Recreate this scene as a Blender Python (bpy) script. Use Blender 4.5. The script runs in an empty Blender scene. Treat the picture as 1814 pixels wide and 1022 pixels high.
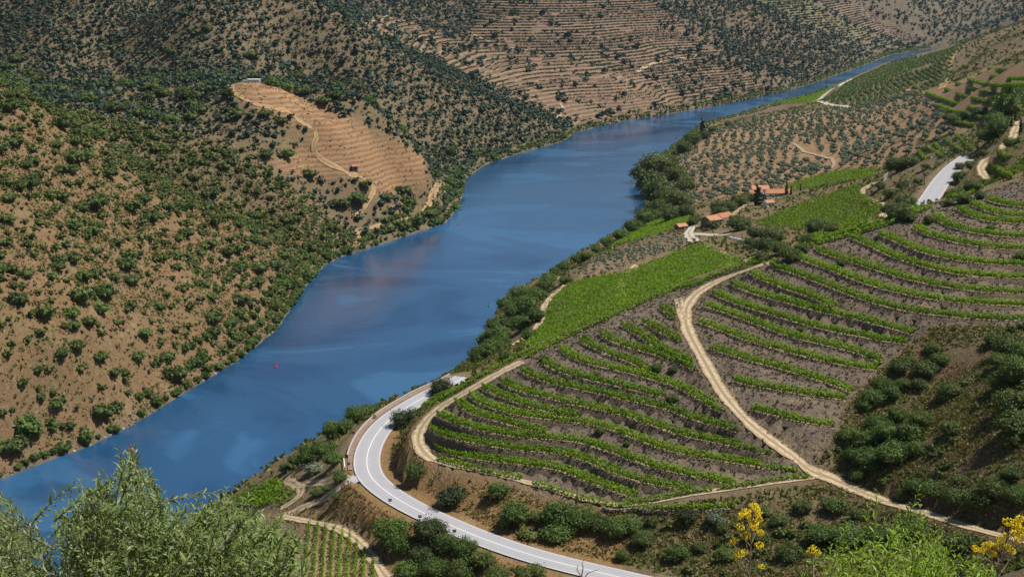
import bpy, math, random
import numpy as np
from mathutils import Vector

random.seed(7)
RNG = np.random.default_rng(7)
S = bpy.context.scene
COL = S.collection

# ------------------------------------------------------------------ camera
EYE = 190.0                       # metres above the river
PITCH = math.radians(13.8)
FPX = 2492.0                      # focal length in pixels of a 1814 px wide frame
cam_d = bpy.data.cameras.new('camera')
cam = bpy.data.objects.new('camera', cam_d)
COL.objects.link(cam)
cam.location = (0, 0, EYE)
cam.rotation_euler = (math.pi / 2 - PITCH, 0, 0)
cam_d.sensor_width = 36
cam_d.lens = 36 * FPX / 1814
cam_d.clip_start = 0.3
cam_d.clip_end = 12000
S.camera = cam

# ------------------------------------------------------------------ sky and sun
SUN_EL, SUN_AZ = math.radians(59), math.radians(82)      # azimuth clockwise from +Y
world = bpy.data.worlds.new('World')
S.world = world
world.use_nodes = True
nt = world.node_tree
nt.nodes.clear()
out = nt.nodes.new('ShaderNodeOutputWorld')
bg = nt.nodes.new('ShaderNodeBackground')
sky = nt.nodes.new('ShaderNodeTexSky')
sky.sky_type = 'NISHITA'
sky.sun_disc = False
sky.sun_elevation = SUN_EL
sky.sun_rotation = SUN_AZ
sky.altitude = 200
sky.air_density = 1.0
sky.dust_density = 0.6
sky.ozone_density = 1.6
bg.inputs['Strength'].default_value = 0.066
nt.links.new(sky.outputs[0], bg.inputs['Color'])
nt.links.new(bg.outputs[0], out.inputs['Surface'])

sun_d = bpy.data.lights.new('sun', 'SUN')
sun_d.energy = 5.0
sun_d.angle = math.radians(0.53)
sun_d.color = (1.0, 0.955, 0.88)
sun = bpy.data.objects.new('sun', sun_d)
COL.objects.link(sun)
SDIR = Vector((math.sin(SUN_AZ) * math.cos(SUN_EL), math.cos(SUN_AZ) * math.cos(SUN_EL), math.sin(SUN_EL)))
sun.rotation_euler = SDIR.to_track_quat('Z', 'Y').to_euler()
sun.location = (300, 200, 600)

S.view_settings.view_transform = 'Standard'
S.view_settings.look = 'None'
S.view_settings.exposure = 0.13
S.view_settings.gamma = 1.0
S.view_settings.use_curve_mapping = False
try:
    S.cycles.max_bounces = 6
    S.cycles.diffuse_bounces = 2
    S.cycles.glossy_bounces = 2
    S.cycles.transmission_bounces = 3
    S.cycles.transparent_max_bounces = 4
    S.cycles.volume_bounces = 0
    S.cycles.use_denoising = True
except Exception:
    pass

# ------------------------------------------------------------------ survey helpers
CP, SP = math.cos(PITCH), math.sin(PITCH)

def sight(u, v):
    """direction of a sight line, per metre of northing"""
    u = np.asarray(u, float); v = np.asarray(v, float)
    k = (v - 511) / FPX
    fy = CP - k * SP
    return (u - 907) / FPX / fy, (-SP - k * CP) / fy

def level(u, v, z):
    """point where a sight line meets the level z"""
    dx, dz = sight(u, v)
    y = (np.asarray(z, float) - EYE) / dz
    return np.stack([dx * y, y, np.broadcast_to(z, y.shape)], -1)

def to_photo(x, y, z):
    d = y * CP - (z - EYE) * SP
    up = y * SP + (z - EYE) * CP
    return 907 + FPX * x / d, 511 - FPX * up / d

def smooth(t):
    t = np.clip(t, 0, 1)
    return t * t * (3 - 2 * t)

# value noise
def _hash(ix, iy, seed):
    h = (ix * 374761393 + iy * 668265263 + seed * 974711) & 0xFFFFFFFF
    h = ((h ^ (h >> 13)) * 1274126177) & 0xFFFFFFFF
    return ((h ^ (h >> 16)) & 0xFFFF) / 65535.0

def vnoise(x, y, seed=0):
    ix = np.floor(x).astype(np.int64); iy = np.floor(y).astype(np.int64)
    fx = smooth(x - ix); fy = smooth(y - iy)
    a = _hash(ix, iy, seed); b = _hash(ix + 1, iy, seed)
    c = _hash(ix, iy + 1, seed); d = _hash(ix + 1, iy + 1, seed)
    return (a * (1 - fx) + b * fx) * (1 - fy) + (c * (1 - fx) + d * fx) * fy

def fbm(x, y, seed=0, octv=4):
    s = 0; amp = 0.5
    for k in range(octv):
        s = s + amp * (vnoise(x, y, seed + k * 17) - 0.5)
        x = x * 2.03 + 11.3; y = y * 2.03 - 7.7; amp *= 0.5
    return s

def in_poly(px, py, poly):
    r = np.zeros(px.shape, bool)
    n = len(poly)
    for i in range(n):
        x0, y0 = poly[i]; x1, y1 = poly[(i + 1) % n]
        if y0 == y1:
            continue
        c = (y0 > py) != (y1 > py)
        r ^= c & (px < (x1 - x0) * (py - y0) / (y1 - y0) + x0)
    return r

def seg_dist(px, py, line):
    """distance, side (+ left of travel) and arc position of the nearest point on a polyline"""
    best = np.full(px.shape, 1e18); side = np.zeros(px.shape); at = np.zeros(px.shape)
    acc = 0.0
    for (x0, y0), (x1, y1) in zip(line[:-1], line[1:]):
        dx, dy = x1 - x0, y1 - y0
        L2 = dx * dx + dy * dy
        if L2 < 1e-9:
            continue
        t = np.clip(((px - x0) * dx + (py - y0) * dy) / L2, 0, 1)
        d2 = (px - x0 - t * dx) ** 2 + (py - y0 - t * dy) ** 2
        m = d2 < best
        best[m] = d2[m]
        side[m] = np.sign(dx * (py - y0) - dy * (px - x0))[m]
        L = math.sqrt(L2)
        at[m] = (acc + t * L)[m]
        acc += L
    return np.sqrt(best), side, at

def resample(P, step):
    P = np.asarray(P, float)
    d = np.r_[0, np.cumsum(np.linalg.norm(np.diff(P[:, :2], axis=0), axis=1))]
    n = max(2, int(d[-1] / step) + 1)
    s = np.linspace(0, d[-1], n)
    return np.stack([np.interp(s, d, P[:, k]) for k in range(P.shape[1])], -1)

def relax(P, n=2):
    P = P.copy()
    for _ in range(n):
        P[1:-1] = 0.25 * P[:-2] + 0.5 * P[1:-1] + 0.25 * P[2:]
    return P

# ------------------------------------------------------------------ terraces of the vineyard spur (front edge of each bench)
# (id, level at the first point, level at the last, polyline)
TERR = [
 ('T', 79, 79, [(766,797),(783,804),(806,811),(841,817),(875,820),(915,824),(948,828),(989,835),(1018,846),(1059,864),(1096,876),(1122,885)]),
 ('T', 81, 81, [(760,761),(774,770),(799,779),(832,787),(865,793),(898,798),(940,802),(978,805),(1008,809),(1035,819),(1066,833),(1104,848),(1137,857),(1178,867),(1222,873)]),
 ('T', 83, 82, [(769,735),(783,742),(803,750),(824,758),(849,766),(882,773),(915,777),(948,780),(989,782),(1025,785),(1054,794),(1083,804),(1112,816),(1145,828),(1170,834),(1203,841),(1236,849),(1278,859),(1298,862)]),
 ('T', 84.5, 84, [(801,711),(816,724),(832,734),(849,740),(865,745),(898,754),(938,765),(965,770)]),
 ('T', 86, 84, [(830,703),(841,712),(865,724),(898,735),(940,742),(980,747),(1013,751),(1051,754),(1087,765),(1104,773),(1129,783),(1162,795),(1203,806),(1245,814),(1280,820),(1306,825),(1356,831),(1389,835),(1424,840)]),
 ('T', 87, 86.7, [(853,689),(866,697),(882,703),(915,717),(948,727),(985,735),(1020,742)]),
 ('T', 88.5, 85, [(884,678),(895,687),(923,697),(948,702),(973,708),(1013,720),(1046,726),(1079,732),(1112,740),(1162,760),(1195,771),(1228,780),(1290,791),(1323,798),(1356,804),(1389,813),(1425,826)]),
 ('T', 90.5, 88.5, [(920,659),(935,669),(965,679),(1000,688),(1046,697),(1079,704),(1112,712),(1145,720),(1175,726),(1195,731),(1211,741),(1240,752),(1281,760),(1314,767),(1339,774)]),
 ('T', 91.8, 91, [(955,641),(965,650),(980,659),(1005,666),(1038,674),(1071,683),(1104,689),(1129,694),(1154,701),(1172,707)]),
 ('T', 93, 90.5, [(988,620),(1000,630),(1026,643),(1054,651),(1096,659),(1129,668),(1159,675),(1187,684),(1211,694),(1236,709),(1261,723),(1285,735),(1310,748),(1333,761)]),
 ('T', 94.3, 93.5, [(1025,605),(1036,613),(1063,625),(1087,635),(1121,646),(1148,662)]),
 ('T', 95.8, 93, [(1061,593),(1073,605),(1096,613),(1121,621),(1142,626),(1170,633),(1203,644),(1228,656),(1245,668),(1258,683),(1273,703),(1286,718)]),
 ('T', 97, 95, [(1098,578),(1109,584),(1137,602),(1162,621),(1187,632),(1220,643),(1248,654)]),
 ('T', 98.2, 96.5, [(1136,573),(1148,579),(1173,594),(1200,607),(1225,620),(1238,638)]),
 ('T', 99.4, 98.2, [(1168,546),(1178,558),(1200,574),(1209,588),(1216,606)]),
 ('U', 91.6, 91.8, [(1330,727),(1351,734),(1376,739),(1409,746),(1440,753),(1478,759)]),
 ('U', 94.6, 93.7, [(1295,677),(1326,684),(1367,692),(1401,697),(1434,703),(1467,708),(1498,711)]),
 ('U', 97, 94.6, [(1255,620),(1293,631),(1331,643),(1367,651),(1409,664),(1442,674),(1475,682),(1491,688),(1503,697)]),
 ('U', 99, 97.6, [(1235,573),(1260,582),(1288,592),(1310,602),(1339,611),(1363,617),(1401,628),(1434,637),(1475,645),(1516,654),(1553,659)]),
 ('U', 100.7, 98.8, [(1245,544),(1271,552),(1312,567),(1345,579),(1376,592),(1409,601),(1442,610),(1483,618),(1516,625),(1541,635),(1557,644)]),
 ('U', 102.5, 101.5, [(1260,521),(1274,529),(1296,539),(1321,547),(1354,556),(1387,567),(1420,576),(1440,582),(1481,591),(1522,599),(1564,607),(1607,612)]),
 ('U', 104.2, 103.2, [(1292,504),(1306,513),(1329,521),(1354,529),(1387,537),(1420,547),(1453,554),(1481,560),(1522,570),(1564,579),(1595,587),(1615,595)]),
 ('U', 106.2, 105.5, [(1327,486),(1337,494),(1362,504),(1395,516),(1428,526),(1453,536),(1472,548)]),
 ('U', 109, 106.5, [(1357,465),(1365,473),(1387,481),(1420,492),(1440,500),(1471,512),(1502,525),(1543,539),(1595,552),(1646,560),(1708,566),(1770,570),(1975,573)]),
 ('U', 110.5, 108.3, [(1402,452),(1412,461),(1440,471),(1481,485),(1522,502),(1574,518),(1626,529),(1687,537),(1749,543),(1975,549)]),
 ('U', 112, 110.2, [(1444,442),(1452,451),(1481,459),(1512,468),(1543,478),(1584,492),(1626,502),(1687,513),(1749,521),(1975,527)]),
 ('U', 114.3, 112.8, [(1505,423),(1520,430),(1538,437),(1564,452),(1595,463),(1646,478),(1698,489),(1749,494),(1975,500)]),
 ('U', 116, 115, [(1554,418),(1574,426),(1600,436),(1619,446),(1657,456),(1696,464),(1735,469),(1774,472),(1975,477)]),
 ('U', 118, 117.3, [(1617,405),(1629,415),(1651,422),(1683,430),(1709,435),(1748,440),(1787,445),(1975,450)]),
 ('U', 119.7, 119, [(1651,385),(1660,394),(1683,405),(1709,412),(1748,418),(1787,423),(1975,429)]),
 ('U', 120.7, 120.6, [(1694,372),(1706,381),(1728,390),(1761,396),(1975,405)]),
 ('U', 121.3, 121.4, [(1716,364),(1735,373),(1761,381),(1787,386),(1975,392)]),
 ('U', 122, 122.4, [(1745,356),(1767,364),(1814,370),(1975,373)]),
]
# vine rows that follow the crest of the spur
CREST = [
 (80, 108, [(736,734),(766,719),(799,702),(832,686),(865,669),(890,654),(923,638),(948,626),(981,610),(1032,586),(1082,564),(1115,548),(1148,533),(1198,514),(1230,508),(1259,500),(1296,485),(1329,473),(1352,465)]),
 (112, 123, [(1449,434),(1475,426),(1505,419),(1535,411),(1556,406),(1590,394),(1620,380),(1650,368)]),
 (126, 136, [(1701,351),(1730,340),(1765,321),(1793,307),(1975,285)]),
]

# ------------------------------------------------------------------ shores and levels of the valley
SHORE_L = [(0,850),(80,818),(160,790),(240,750),(320,700),(420,640),(490,585),(540,510),(575,470),(605,455),(640,445),(720,418),(790,395),(815,365),(822,320),(860,292),(920,272),(1000,250),(1020,235),(1100,215),(1230,195),(1300,182),(1380,165),(1440,148),(1520,120),(1580,97),(1650,86)]
SHORE_R = [(838,640),(848,610),(872,565),(900,520),(960,490),(1030,445),(1140,385),(1142,340),(1128,300),(1160,285),(1240,222),(1300,207),(1345,192),(1430,172),(1500,142),(1560,115),(1640,97)]
LW = [tuple(p[:2]) for p in level(*np.array(SHORE_L, float).T, 0.0)]
RW = [tuple(p[:2]) for p in level(*np.array(SHORE_R, float).T, 0.0)]
LW = [(-900, 60), (-560, 230), (-330, 372)] + LW + [(1100, 2680), (2600, 2760)]
RW = [(-900, -120), (-420, 130), (-240, 235), (-150, 335), (-100, 430), (-62, 545)] + RW + [(1100, 2480), (2600, 2500)]
RIVER = LW + RW[::-1]

CTRL = [  # (column, row, level above the river)
 # crest and slopes of the vineyard spur
 (740,770,79.5),(910,640,90),(1080,560,97.5),(1350,470,108.5),(1560,400,118),(1700,351,122),(1765,321,124.3),(1814,297,128),
 (1300,868,80),(1150,893,78),(1000,882,77),(850,832,76.5),(1440,845,82),(1530,873,83),(1640,910,86),(1814,960,89),
 (1700,700,97),(1814,640,106),(1620,660,97),(1560,720,92.5),(1500,800,86),(1650,800,91.5),(1814,780,99),(1814,860,95),(1600,920,83),
 (1700,940,87),(1814,1022,91),(1500,960,79),(1300,1000,75),(1400,940,78),(1250,930,77),(1150,960,74),
 (1000,930,73),(900,890,74),(780,850,73),(720,820,73),(705,790,74.5),
 # below the road
 (620,925,66.5),(560,930,63.5),(600,1000,63.5),(660,1000,66.3),(700,960,68),(800,990,69),(900,1010,70),(500,905,60.5),(540,870,63.5),(470,880,57),(600,850,68),(575,885,64.5),
 (590,800,66),(520,830,57),(480,850,52),(440,862,49),(400,950,44),(200,1022,36),(650,745,66),(700,715,66.5),(770,683,65),
 # behind the spur
 (930,612,60),(908,612,46),(945,587,45),(964,540,42),(999,498,41),(1010,500,42),(985,530,45),(1000,580,52),(1100,500,50),(1200,500,58),(1240,435,47),(1325,463,58),
 (1090,545,57),(1150,525,60),
 (1100,450,32),(1180,400,35),(1150,410,28),(1060,450,22),(960,505,22),(900,548,20),(880,600,24),(860,640,28),(905,570,22),
 (1270,385,45),(1220,410,43),(1300,430,53),(1350,450,60),(1340,400,55),(1420,430,68),(1450,370,62),(1525,330,70),(1565,365,74),(1560,392,77),
 (1360,345,47),(1400,345,50),(1490,325,62),(1470,410,70),(1400,405,62),
 (1165,300,6),(1165,340,8),(1180,370,16),(1200,330,18),(1240,245,12),(1330,210,15),(1440,195,28),(1330,300,38),(1450,260,50),(1450,300,53),(1560,300,66),(1560,220,62),
 (1640,200,78),(1600,175,60),(1690,240,86),(1650,170,75),
 (1640,285,88),(1680,275,93),(1650,330,96),(1692,292,101),(1622,368,93.5),(1600,350,88),(1580,320,80),(1700,330,105),
 (1745,284,112),(1736,298,112),(1750,316,115),(1804,222,117),(1768,303,119),(1785,283,122),(1814,265,125.5),(1720,260,103),
 (1814,125,118),(1751,127,106),(1700,187,88),(1777,190,99),(1814,155,109),(1741,212,93),(1814,200,112),
 # vine hill upstream
 (1440,181,12),(1500,148,18),(1560,119,38),(1640,93,60),(1712,79,86),(1672,148,64),(1600,163,55),(1520,190,40),(1750,90,95),(1814,42,120),(1814,90,103),(1690,110,76),
 # near hill on the far bank
 (0,152,121),(70,190,109),(150,232,95),(230,280,78),(300,332,60),(380,375,44),(450,405,30),(520,440,13),
 (0,300,92),(0,450,66),(0,600,43),(0,720,24),(150,400,64),(150,550,42),(150,680,22),(300,500,35),(300,620,15),(400,480,24),(480,520,12),
 # gully and knoll
 (600,430,4),(560,400,18),(470,330,42),(390,300,53),(390,260,63),(330,180,84),(250,155,90),(250,220,77),(480,260,61),(460,395,22),
 (408,153,95),(440,145,97),(500,160,92),(560,188,82),(620,215,70),(680,245,56),(750,280,38),(757,315,27),(640,300,40),(560,240,61),(480,295,49),(540,290,46),(480,200,80),(700,345,17),(640,380,14),(740,385,6),(800,330,8),(430,210,77),
 # hill behind the knoll
 (100,160,76),(100,100,95),(100,50,116),(100,0,138),(0,100,93),(0,0,136),(200,140,76),(200,80,101),(200,0,138),(300,60,108),(300,0,139),(440,128,86),(440,60,112),(440,0,139),
 (520,120,80),(600,200,50),(600,120,80),(600,60,108),(560,20,128),(750,255,20),(750,160,58),(740,105,80),(690,180,56),(860,220,24),(860,165,43),(950,205,24),(1005,233,6),(820,260,12),(640,50,108),(480,5,136),
 # terraced hills
 (700,40,92),(640,30,103),(900,130,48),(1000,180,22),(1100,200,7),(1000,130,43),(1100,150,34),(1190,170,13),(800,75,72),
 (860,60,73),(1000,60,78),(1100,80,65),(1000,0,114),(1200,95,48),(1100,0,112),(860,0,117),(740,10,106),(1240,175,9),
 (1300,60,60),(1300,0,104),(1400,100,30),(1380,150,9),(1500,100,16),(1450,50,52),(1320,120,32),(1200,30,90),
 (1400,0,95),(1500,30,65),(1560,60,30),(1600,75,9),(1600,30,55),(1700,55,24),(1700,10,66),(1814,25,60),(1814,0,76),(1550,0,86),
]
W_CTRL = [(0,0,186.5),(-70,0,176),(70,0,186),(0,60,150),(0,120,114),(0,180,88),(110,100,132),(-90,100,108),(-100,200,72),(150,160,112),(-160,270,30),
 (-150,-60,190),(150,-60,215),(0,-70,212),(230,100,170),(200,330,150),(300,330,175),(350,600,150),(500,800,165),
 (-420,480,95),(-420,700,150),(-560,900,180),(-700,1200,190),(-500,1400,165),(700,1100,150),(900,1500,170),(1100,2000,150),
 (-900,1900,230),(-400,2300,190),(0,2700,170),(500,3000,160),(1000,3500,170),(2300,4300,210),(1400,4300,260),(0,4500,380),(-1500,4500,420),(3000,5500,450),(0,6600,560),(2500,6600,520),(-3500,6500,600),(4500,6600,500),
 (1500,2600,120),(150,425,114.5),(-262,800,86),(-300,800,103),(-228,835,60),(-205,830,43),(-420,60,8),(-700,420,120)]

rows = [tuple(c) for c in CTRL]
for _, z0, z1, pl in TERR:
    n = len(pl)
    for i in range(0, n, 2):
        rows.append((pl[i][0], pl[i][1], z0 + (z1 - z0) * i / (n - 1)))
for z0, z1, pl in CREST:
    pass
K = np.array(rows, float)
KW = level(K[:, 0], K[:, 1], K[:, 2])
KW = np.vstack([KW, np.array(W_CTRL, float)])
for ln in (LW, RW):
    for (x, y) in ln:
        KW = np.vstack([KW, [(x, y, 0.6)]])

# road through the bend and its upper stretch
ROAD = [(823,668),(798,682),(762,697),(731,715),(699,735),(678,754),(662,775),(652,797),(648,819),(654,844),(675,864),(710,888),(770,918),(845,950),(930,980),(1020,1004),(1100,1022),(1220,1050)]
ROADZ = np.interp(np.arange(len(ROAD)), [0, 8, len(ROAD) - 1], [67.0, 70.5, 73.0])
RD = level(*np.array(ROAD, float).T, ROADZ)
RD = relax(resample(RD, 3.0), 4)
ROAD2 = [(1612,385),(1637,366),(1652,345),(1664,326),(1677,310),(1692,295),(1716,278)]
RD2 = level(*np.array(ROAD2, float).T, np.linspace(92.5, 103, len(ROAD2)))
RD2 = relax(resample(RD2, 4.0), 2)
for P in (RD[::3], RD2[::3]):
    KW = np.vstack([KW, P])

Y0 = 250.0
def aq(x, y):
    return x / (y + Y0), np.log(y + Y0)

def tps_fit(P, lam):
    a, q = aq(P[:, 0], P[:, 1])
    n = len(a)
    r2 = (a[:, None] - a) ** 2 + (q[:, None] - q) ** 2
    M = np.where(r2 > 0, r2 * np.log(r2 + 1e-12), 0) + lam * np.eye(n)
    A = np.zeros((n + 3, n + 3))
    A[:n, :n] = M; A[:n, n] = 1; A[:n, n + 1] = a; A[:n, n + 2] = q
    A[n:, :n] = A[:n, n:].T
    w = np.linalg.solve(A, np.r_[P[:, 2], 0, 0, 0])
    return a, q, w

NA, NQ = 464, 744
A_LO, A_HI = -0.72, 0.72
Q_LO, Q_HI = math.log(-60 + Y0), math.log(5200 + Y0)
ga = np.linspace(A_LO, A_HI, NA); gq = np.linspace(Q_LO, Q_HI, NQ)
GA, GQ = np.meshgrid(ga, gq)                     # [NQ, NA]
GY = np.exp(GQ) - Y0
GX = GA * (GY + Y0)
# heights are fitted relative to the eye and to distance, so that near and far ground weigh alike
ta, tq, tw = tps_fit(KW, 6e-5)
def tps_eval(a, q):
    z = tw[-3] + tw[-2] * a + tw[-1] * q
    for i in range(len(ta)):
        r2 = (a - ta[i]) ** 2 + (q - tq[i]) ** 2
        z = z + tw[i] * r2 * np.log(r2 + 1e-12)
    return z
ca = np.linspace(A_LO, A_HI, NA // 4); cq = np.linspace(Q_LO, Q_HI, NQ // 4)
CA, CQ = np.meshgrid(ca, cq)
CZ = tps_eval(CA, CQ)
def bil(Z, a, q, na, nq):
    i = np.clip((a - A_LO) / (A_HI - A_LO) * (na - 1), 0, na - 1.001)
    j = np.clip((q - Q_LO) / (Q_HI - Q_LO) * (nq - 1), 0, nq - 1.001)
    i0 = i.astype(int); j0 = j.astype(int); f = i - i0; g = j - j0
    return (Z[j0, i0] * (1 - f) + Z[j0, i0 + 1] * f) * (1 - g) + (Z[j0 + 1, i0] * (1 - f) + Z[j0 + 1, i0 + 1] * f) * g
GZ = bil(CZ, GA, GQ, NA // 4, NQ // 4)

# river bed and banks
dl, _, _ = seg_dist(GX, GY, LW)
dr, _, _ = seg_dist(GX, GY, RW)
DR = np.minimum(dl, dr)
INR = in_poly(GX, GY, RIVER)
bank = 0.15 + 0.55 * DR
k = smooth(DR / 22.0)
GZ = np.where(INR, -np.minimum(0.3 + DR * 0.5, 6.0), np.maximum(GZ, 0.6 + 0.02 * DR) * k + np.minimum(bank, np.maximum(GZ, 0.6) + 4) * (1 - k))

def H(x, y):
    a, q = aq(np.asarray(x, float), np.asarray(y, float))
    return bil(GZ, a, q, NA, NQ)

_ys = np.exp(np.linspace(math.log(40 + Y0), math.log(6000 + Y0), 1500)) - Y0
def drop(u, v):
    """where sight lines first meet the ground -> N x 3"""
    u = np.atleast_1d(np.asarray(u, float)); v = np.atleast_1d(np.asarray(v, float))
    res = np.zeros((len(u), 3))
    for s in range(0, len(u), 1500):
        dx, dz = sight(u[s:s + 1500], v[s:s + 1500])
        X = dx[:, None] * _ys; Zr = EYE + dz[:, None] * _ys
        D = Zr - H(X, np.broadcast_to(_ys, X.shape))
        hit = D < 0
        j = np.where(hit.any(1), hit.argmax(1), len(_ys) - 1)
        j = np.maximum(j, 1)
        i = np.arange(len(j))
        d0, d1 = D[i, j - 1], D[i, j]
        t = np.clip(d0 / (d0 - d1 + 1e-12), 0, 1)
        y = _ys[j - 1] + t * (_ys[j] - _ys[j - 1])
        res[s:s + 1500] = np.stack([dx * y, y, EYE + dz * y], -1)
    return res

def drop_line(pl, step=2.0, sm=2):
    P = drop(*np.array(pl, float).T)
    return relax(resample(P, step), sm)

# ------------------------------------------------------------------ carve the road bed and the benches into the ground
def blend_to(line3, half, skirt, drop_by):
    """level the ground to a 3-D centre line out to half, easing back over skirt"""
    global GZ
    L = line3[:, :2]
    m = (GX > L[:, 0].min() - 30) & (GX < L[:, 0].max() + 30) & (GY > L[:, 1].min() - 30) & (GY < L[:, 1].max() + 30)
    px, py = GX[m], GY[m]
    d, _, at = seg_dist(px, py, [tuple(p) for p in L])
    s = np.r_[0, np.cumsum(np.linalg.norm(np.diff(L, axis=0), axis=1))]
    zt = np.interp(at, s, line3[:, 2]) - drop_by
    w = 1 - smooth((d - half) / skirt)
    z = GZ[m]
    GZ[m] = z * (1 - w) + zt * w

blend_to(RD, 5.2, 6.0, 0.25)
blend_to(RD2, 6.0, 7.0, 0.25)

TRACKS = {   # name: (width, polyline)
 'spur':   (3.2, [(925,640),(905,650),(885,660),(860,674),(830,692),(800,708),(777,722),(759,738),(745,754),(738,772),(742,790),(754,805),(768,815)]),
 'toe':    (1.9, [(766,814),(800,824),(850,834),(900,844),(935,854),(980,867),(1020,880),(1060,891),(1100,896),(1150,889),(1230,874),(1300,864),(1380,852),(1442,845)]),
 'diag':   (3.3, [(1352,468),(1325,478),(1290,490),(1260,503),(1237,516),(1220,535),(1213,555),(1216,580),(1228,605),(1245,635),(1259,660),(1273,685),(1291,710),(1311,733),(1336,758),(1370,782),(1400,805),(1430,825),(1462,842),(1490,855),(1530,873),(1575,891),(1640,908),(1700,928),(1760,945),(1975,996)]),
 'spurfork': (2.6, [(1203,530),(1205,548),(1212,566)]),
 'field':  (3.2, [(985,492),(1002,498),(1003,505),(981,521),(965,540),(962,556),(956,573),(945,587),(925,602),(906,613)]),
 'ramp':   (2.4, [(935,518),(915,545),(903,570),(897,592)]),
 'between':(3.6, [(1129,469),(1116,482),(1104,497),(1098,509),(1100,521),(1104,533),(1108,545)]),
 'bank':   (2.4, [(1252,437),(1262,443),(1290,452),(1326,463)]),
 'yard':   (5.0, [(1228,402),(1219,414),(1224,424),(1233,429)]),
 'drive':  (3.4, [(1222,414),(1236,415),(1251,416),(1273,417),(1292,415)]),
 'curve':  (3.4, [(1551,323),(1530,335),(1524,348),(1544,355),(1566,361),(1573,370),(1566,383),(1550,394)]),
 'estate': (3.6, [(1806,215),(1798,232),(1793,246),(1771,267),(1747,283),(1737,297),(1741,308),(1750,317)]),
 'upstream': (6.0, [(1442,181),(1452,177),(1461,168),(1474,159),(1492,150),(1512,141)]),
 'grove':  (5.0, [(1446,181),(1465,185),(1480,188),(1496,189),(1506,191)]),
 'ridge':  (8.0, [(1668,158),(1673,148),(1679,118),(1686,100),(1699,88),(1712,79)]),
 'knoll':  (3.6, [(430,149),(416,150),(409,154),(414,165),(444,183),(477,192),(510,198),(537,217),(560,232),(565,246),(551,260),(559,280),(587,296),(612,306),(643,316),(661,325),(664,337),(652,358),(641,374),(627,384)]),
 'water':  (3.6, [(800,321),(782,335),(762,359),(742,384),(700,398),(655,405),(630,410),(640,424),(630,438)]),
 'glade':  (2.2, [(1405,255),(1416,262),(1424,270)]),
 'olive':  (2.2, [(1424,270),(1450,276),(1474,282),(1478,292),(1472,300)]),
 'hill1':  (3.2, [(641,44),(660,38),(684,30),(690,14)]),
 'hill2':  (3.0, [(832,58),(860,72),(900,84),(935,90)]),
 'hill3':  (4.5, [(1128,128),(1150,116),(1200,103),(1240,97)]),
 'hill4':  (3.6, [(985,212),(998,190),(992,184)]),
 'plain':  (2.6, [(497,900),(520,890),(540,876),(528,862),(505,855),(512,843),(525,832)]),
 'plain2': (2.4, [(528,862),(560,853),(590,849),(620,847)]),
 'plain3': (2.6, [(497,913),(535,897),(575,880),(598,868)]),
 'plain4': (2.8, [(497,914),(540,922),(585,930),(620,945),(645,968),(665,995),(690,1030)]),
 'apron':  (4.6, [(598,862),(612,856),(628,851),(642,846)]),
 'house':  (3.0, [(1330,352),(1316,368),(1300,380),(1292,390)]),
}
TRK = {}
for k_, (w_, pl) in TRACKS.items():
    TRK[k_] = drop_line(pl, 2.0, 3)
for k_ in ('spur', 'diag', 'field', 'toe', 'estate', 'curve', 'knoll', 'plain4', 'between'):
    blend_to(TRK[k_], TRACKS[k_][0] * 0.55, 2.5, 0.12)

BENCH = []     # (name, line with bench level, uphill unit normals)
def bench_line(pl):
    P = drop_line(pl, 1.5, 4)
    P[:, 2] = relax(P[:, 2:3], 25)[:, 0]
    T = np.gradient(P[:, :2], axis=0)
    T /= np.linalg.norm(T, axis=1)[:, None] + 1e-9
    N = np.stack([-T[:, 1], T[:, 0]], -1)
    up = np.median(H(P[:, 0] + 3 * N[:, 0], P[:, 1] + 3 * N[:, 1]) - H(P[:, 0] - 3 * N[:, 0], P[:, 1] - 3 * N[:, 1]))
    return P, N * (1 if up >= 0 else -1)
for nm, _, _, pl in TERR:
    P, N = bench_line(pl)
    mid = P[:, :2] + N * 0.8
    dk = np.full(len(P), 99.0)
    for k_, r_ in (('diag', 0.3), ('spur', 0.0)):
        d_, _, _ = seg_dist(mid[:, 0], mid[:, 1], [tuple(p) for p in TRK[k_][:, :2]])
        dk = np.minimum(dk, d_ - r_)
    good = np.where(dk > 1.9)[0]
    if len(good) > 4:
        a_, b_ = good[0], good[-1] + 1
        BENCH.append((nm, P[a_:b_], N[a_:b_]))
BW = 2.35
_GZ0 = GZ.copy()
for nm, P, N in BENCH:
    L = P[:, :2]
    m = (GX > L[:, 0].min() - 6) & (GX < L[:, 0].max() + 6) & (GY > L[:, 1].min() - 6) & (GY < L[:, 1].max() + 6)
    px, py = GX[m], GY[m]
    d, side, at = seg_dist(px, py, [tuple(p) for p in L])
    s = np.r_[0, np.cumsum(np.linalg.norm(np.diff(L, axis=0), axis=1))]
    upside = np.sign(N[len(N) // 2] @ np.array([-(L[len(L)//2+1]-L[len(L)//2-1])[1], (L[len(L)//2+1]-L[len(L)//2-1])[0]]))
    on = (side * upside > 0) & (d < BW + 0.6) & (at > 0.01) & (at < s[-1] - 0.01)
    zt = np.interp(at, s, P[:, 2]) - 0.25
    z = GZ[m]
    z[on] = np.minimum(z[on], zt[on])
    GZ[m] = z

for k_ in ('spur', 'diag', 'toe', 'estate', 'curve'):
    blend_to(TRK[k_], TRACKS[k_][0] * 0.62 + 0.3, 2.2, 0.12)

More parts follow.
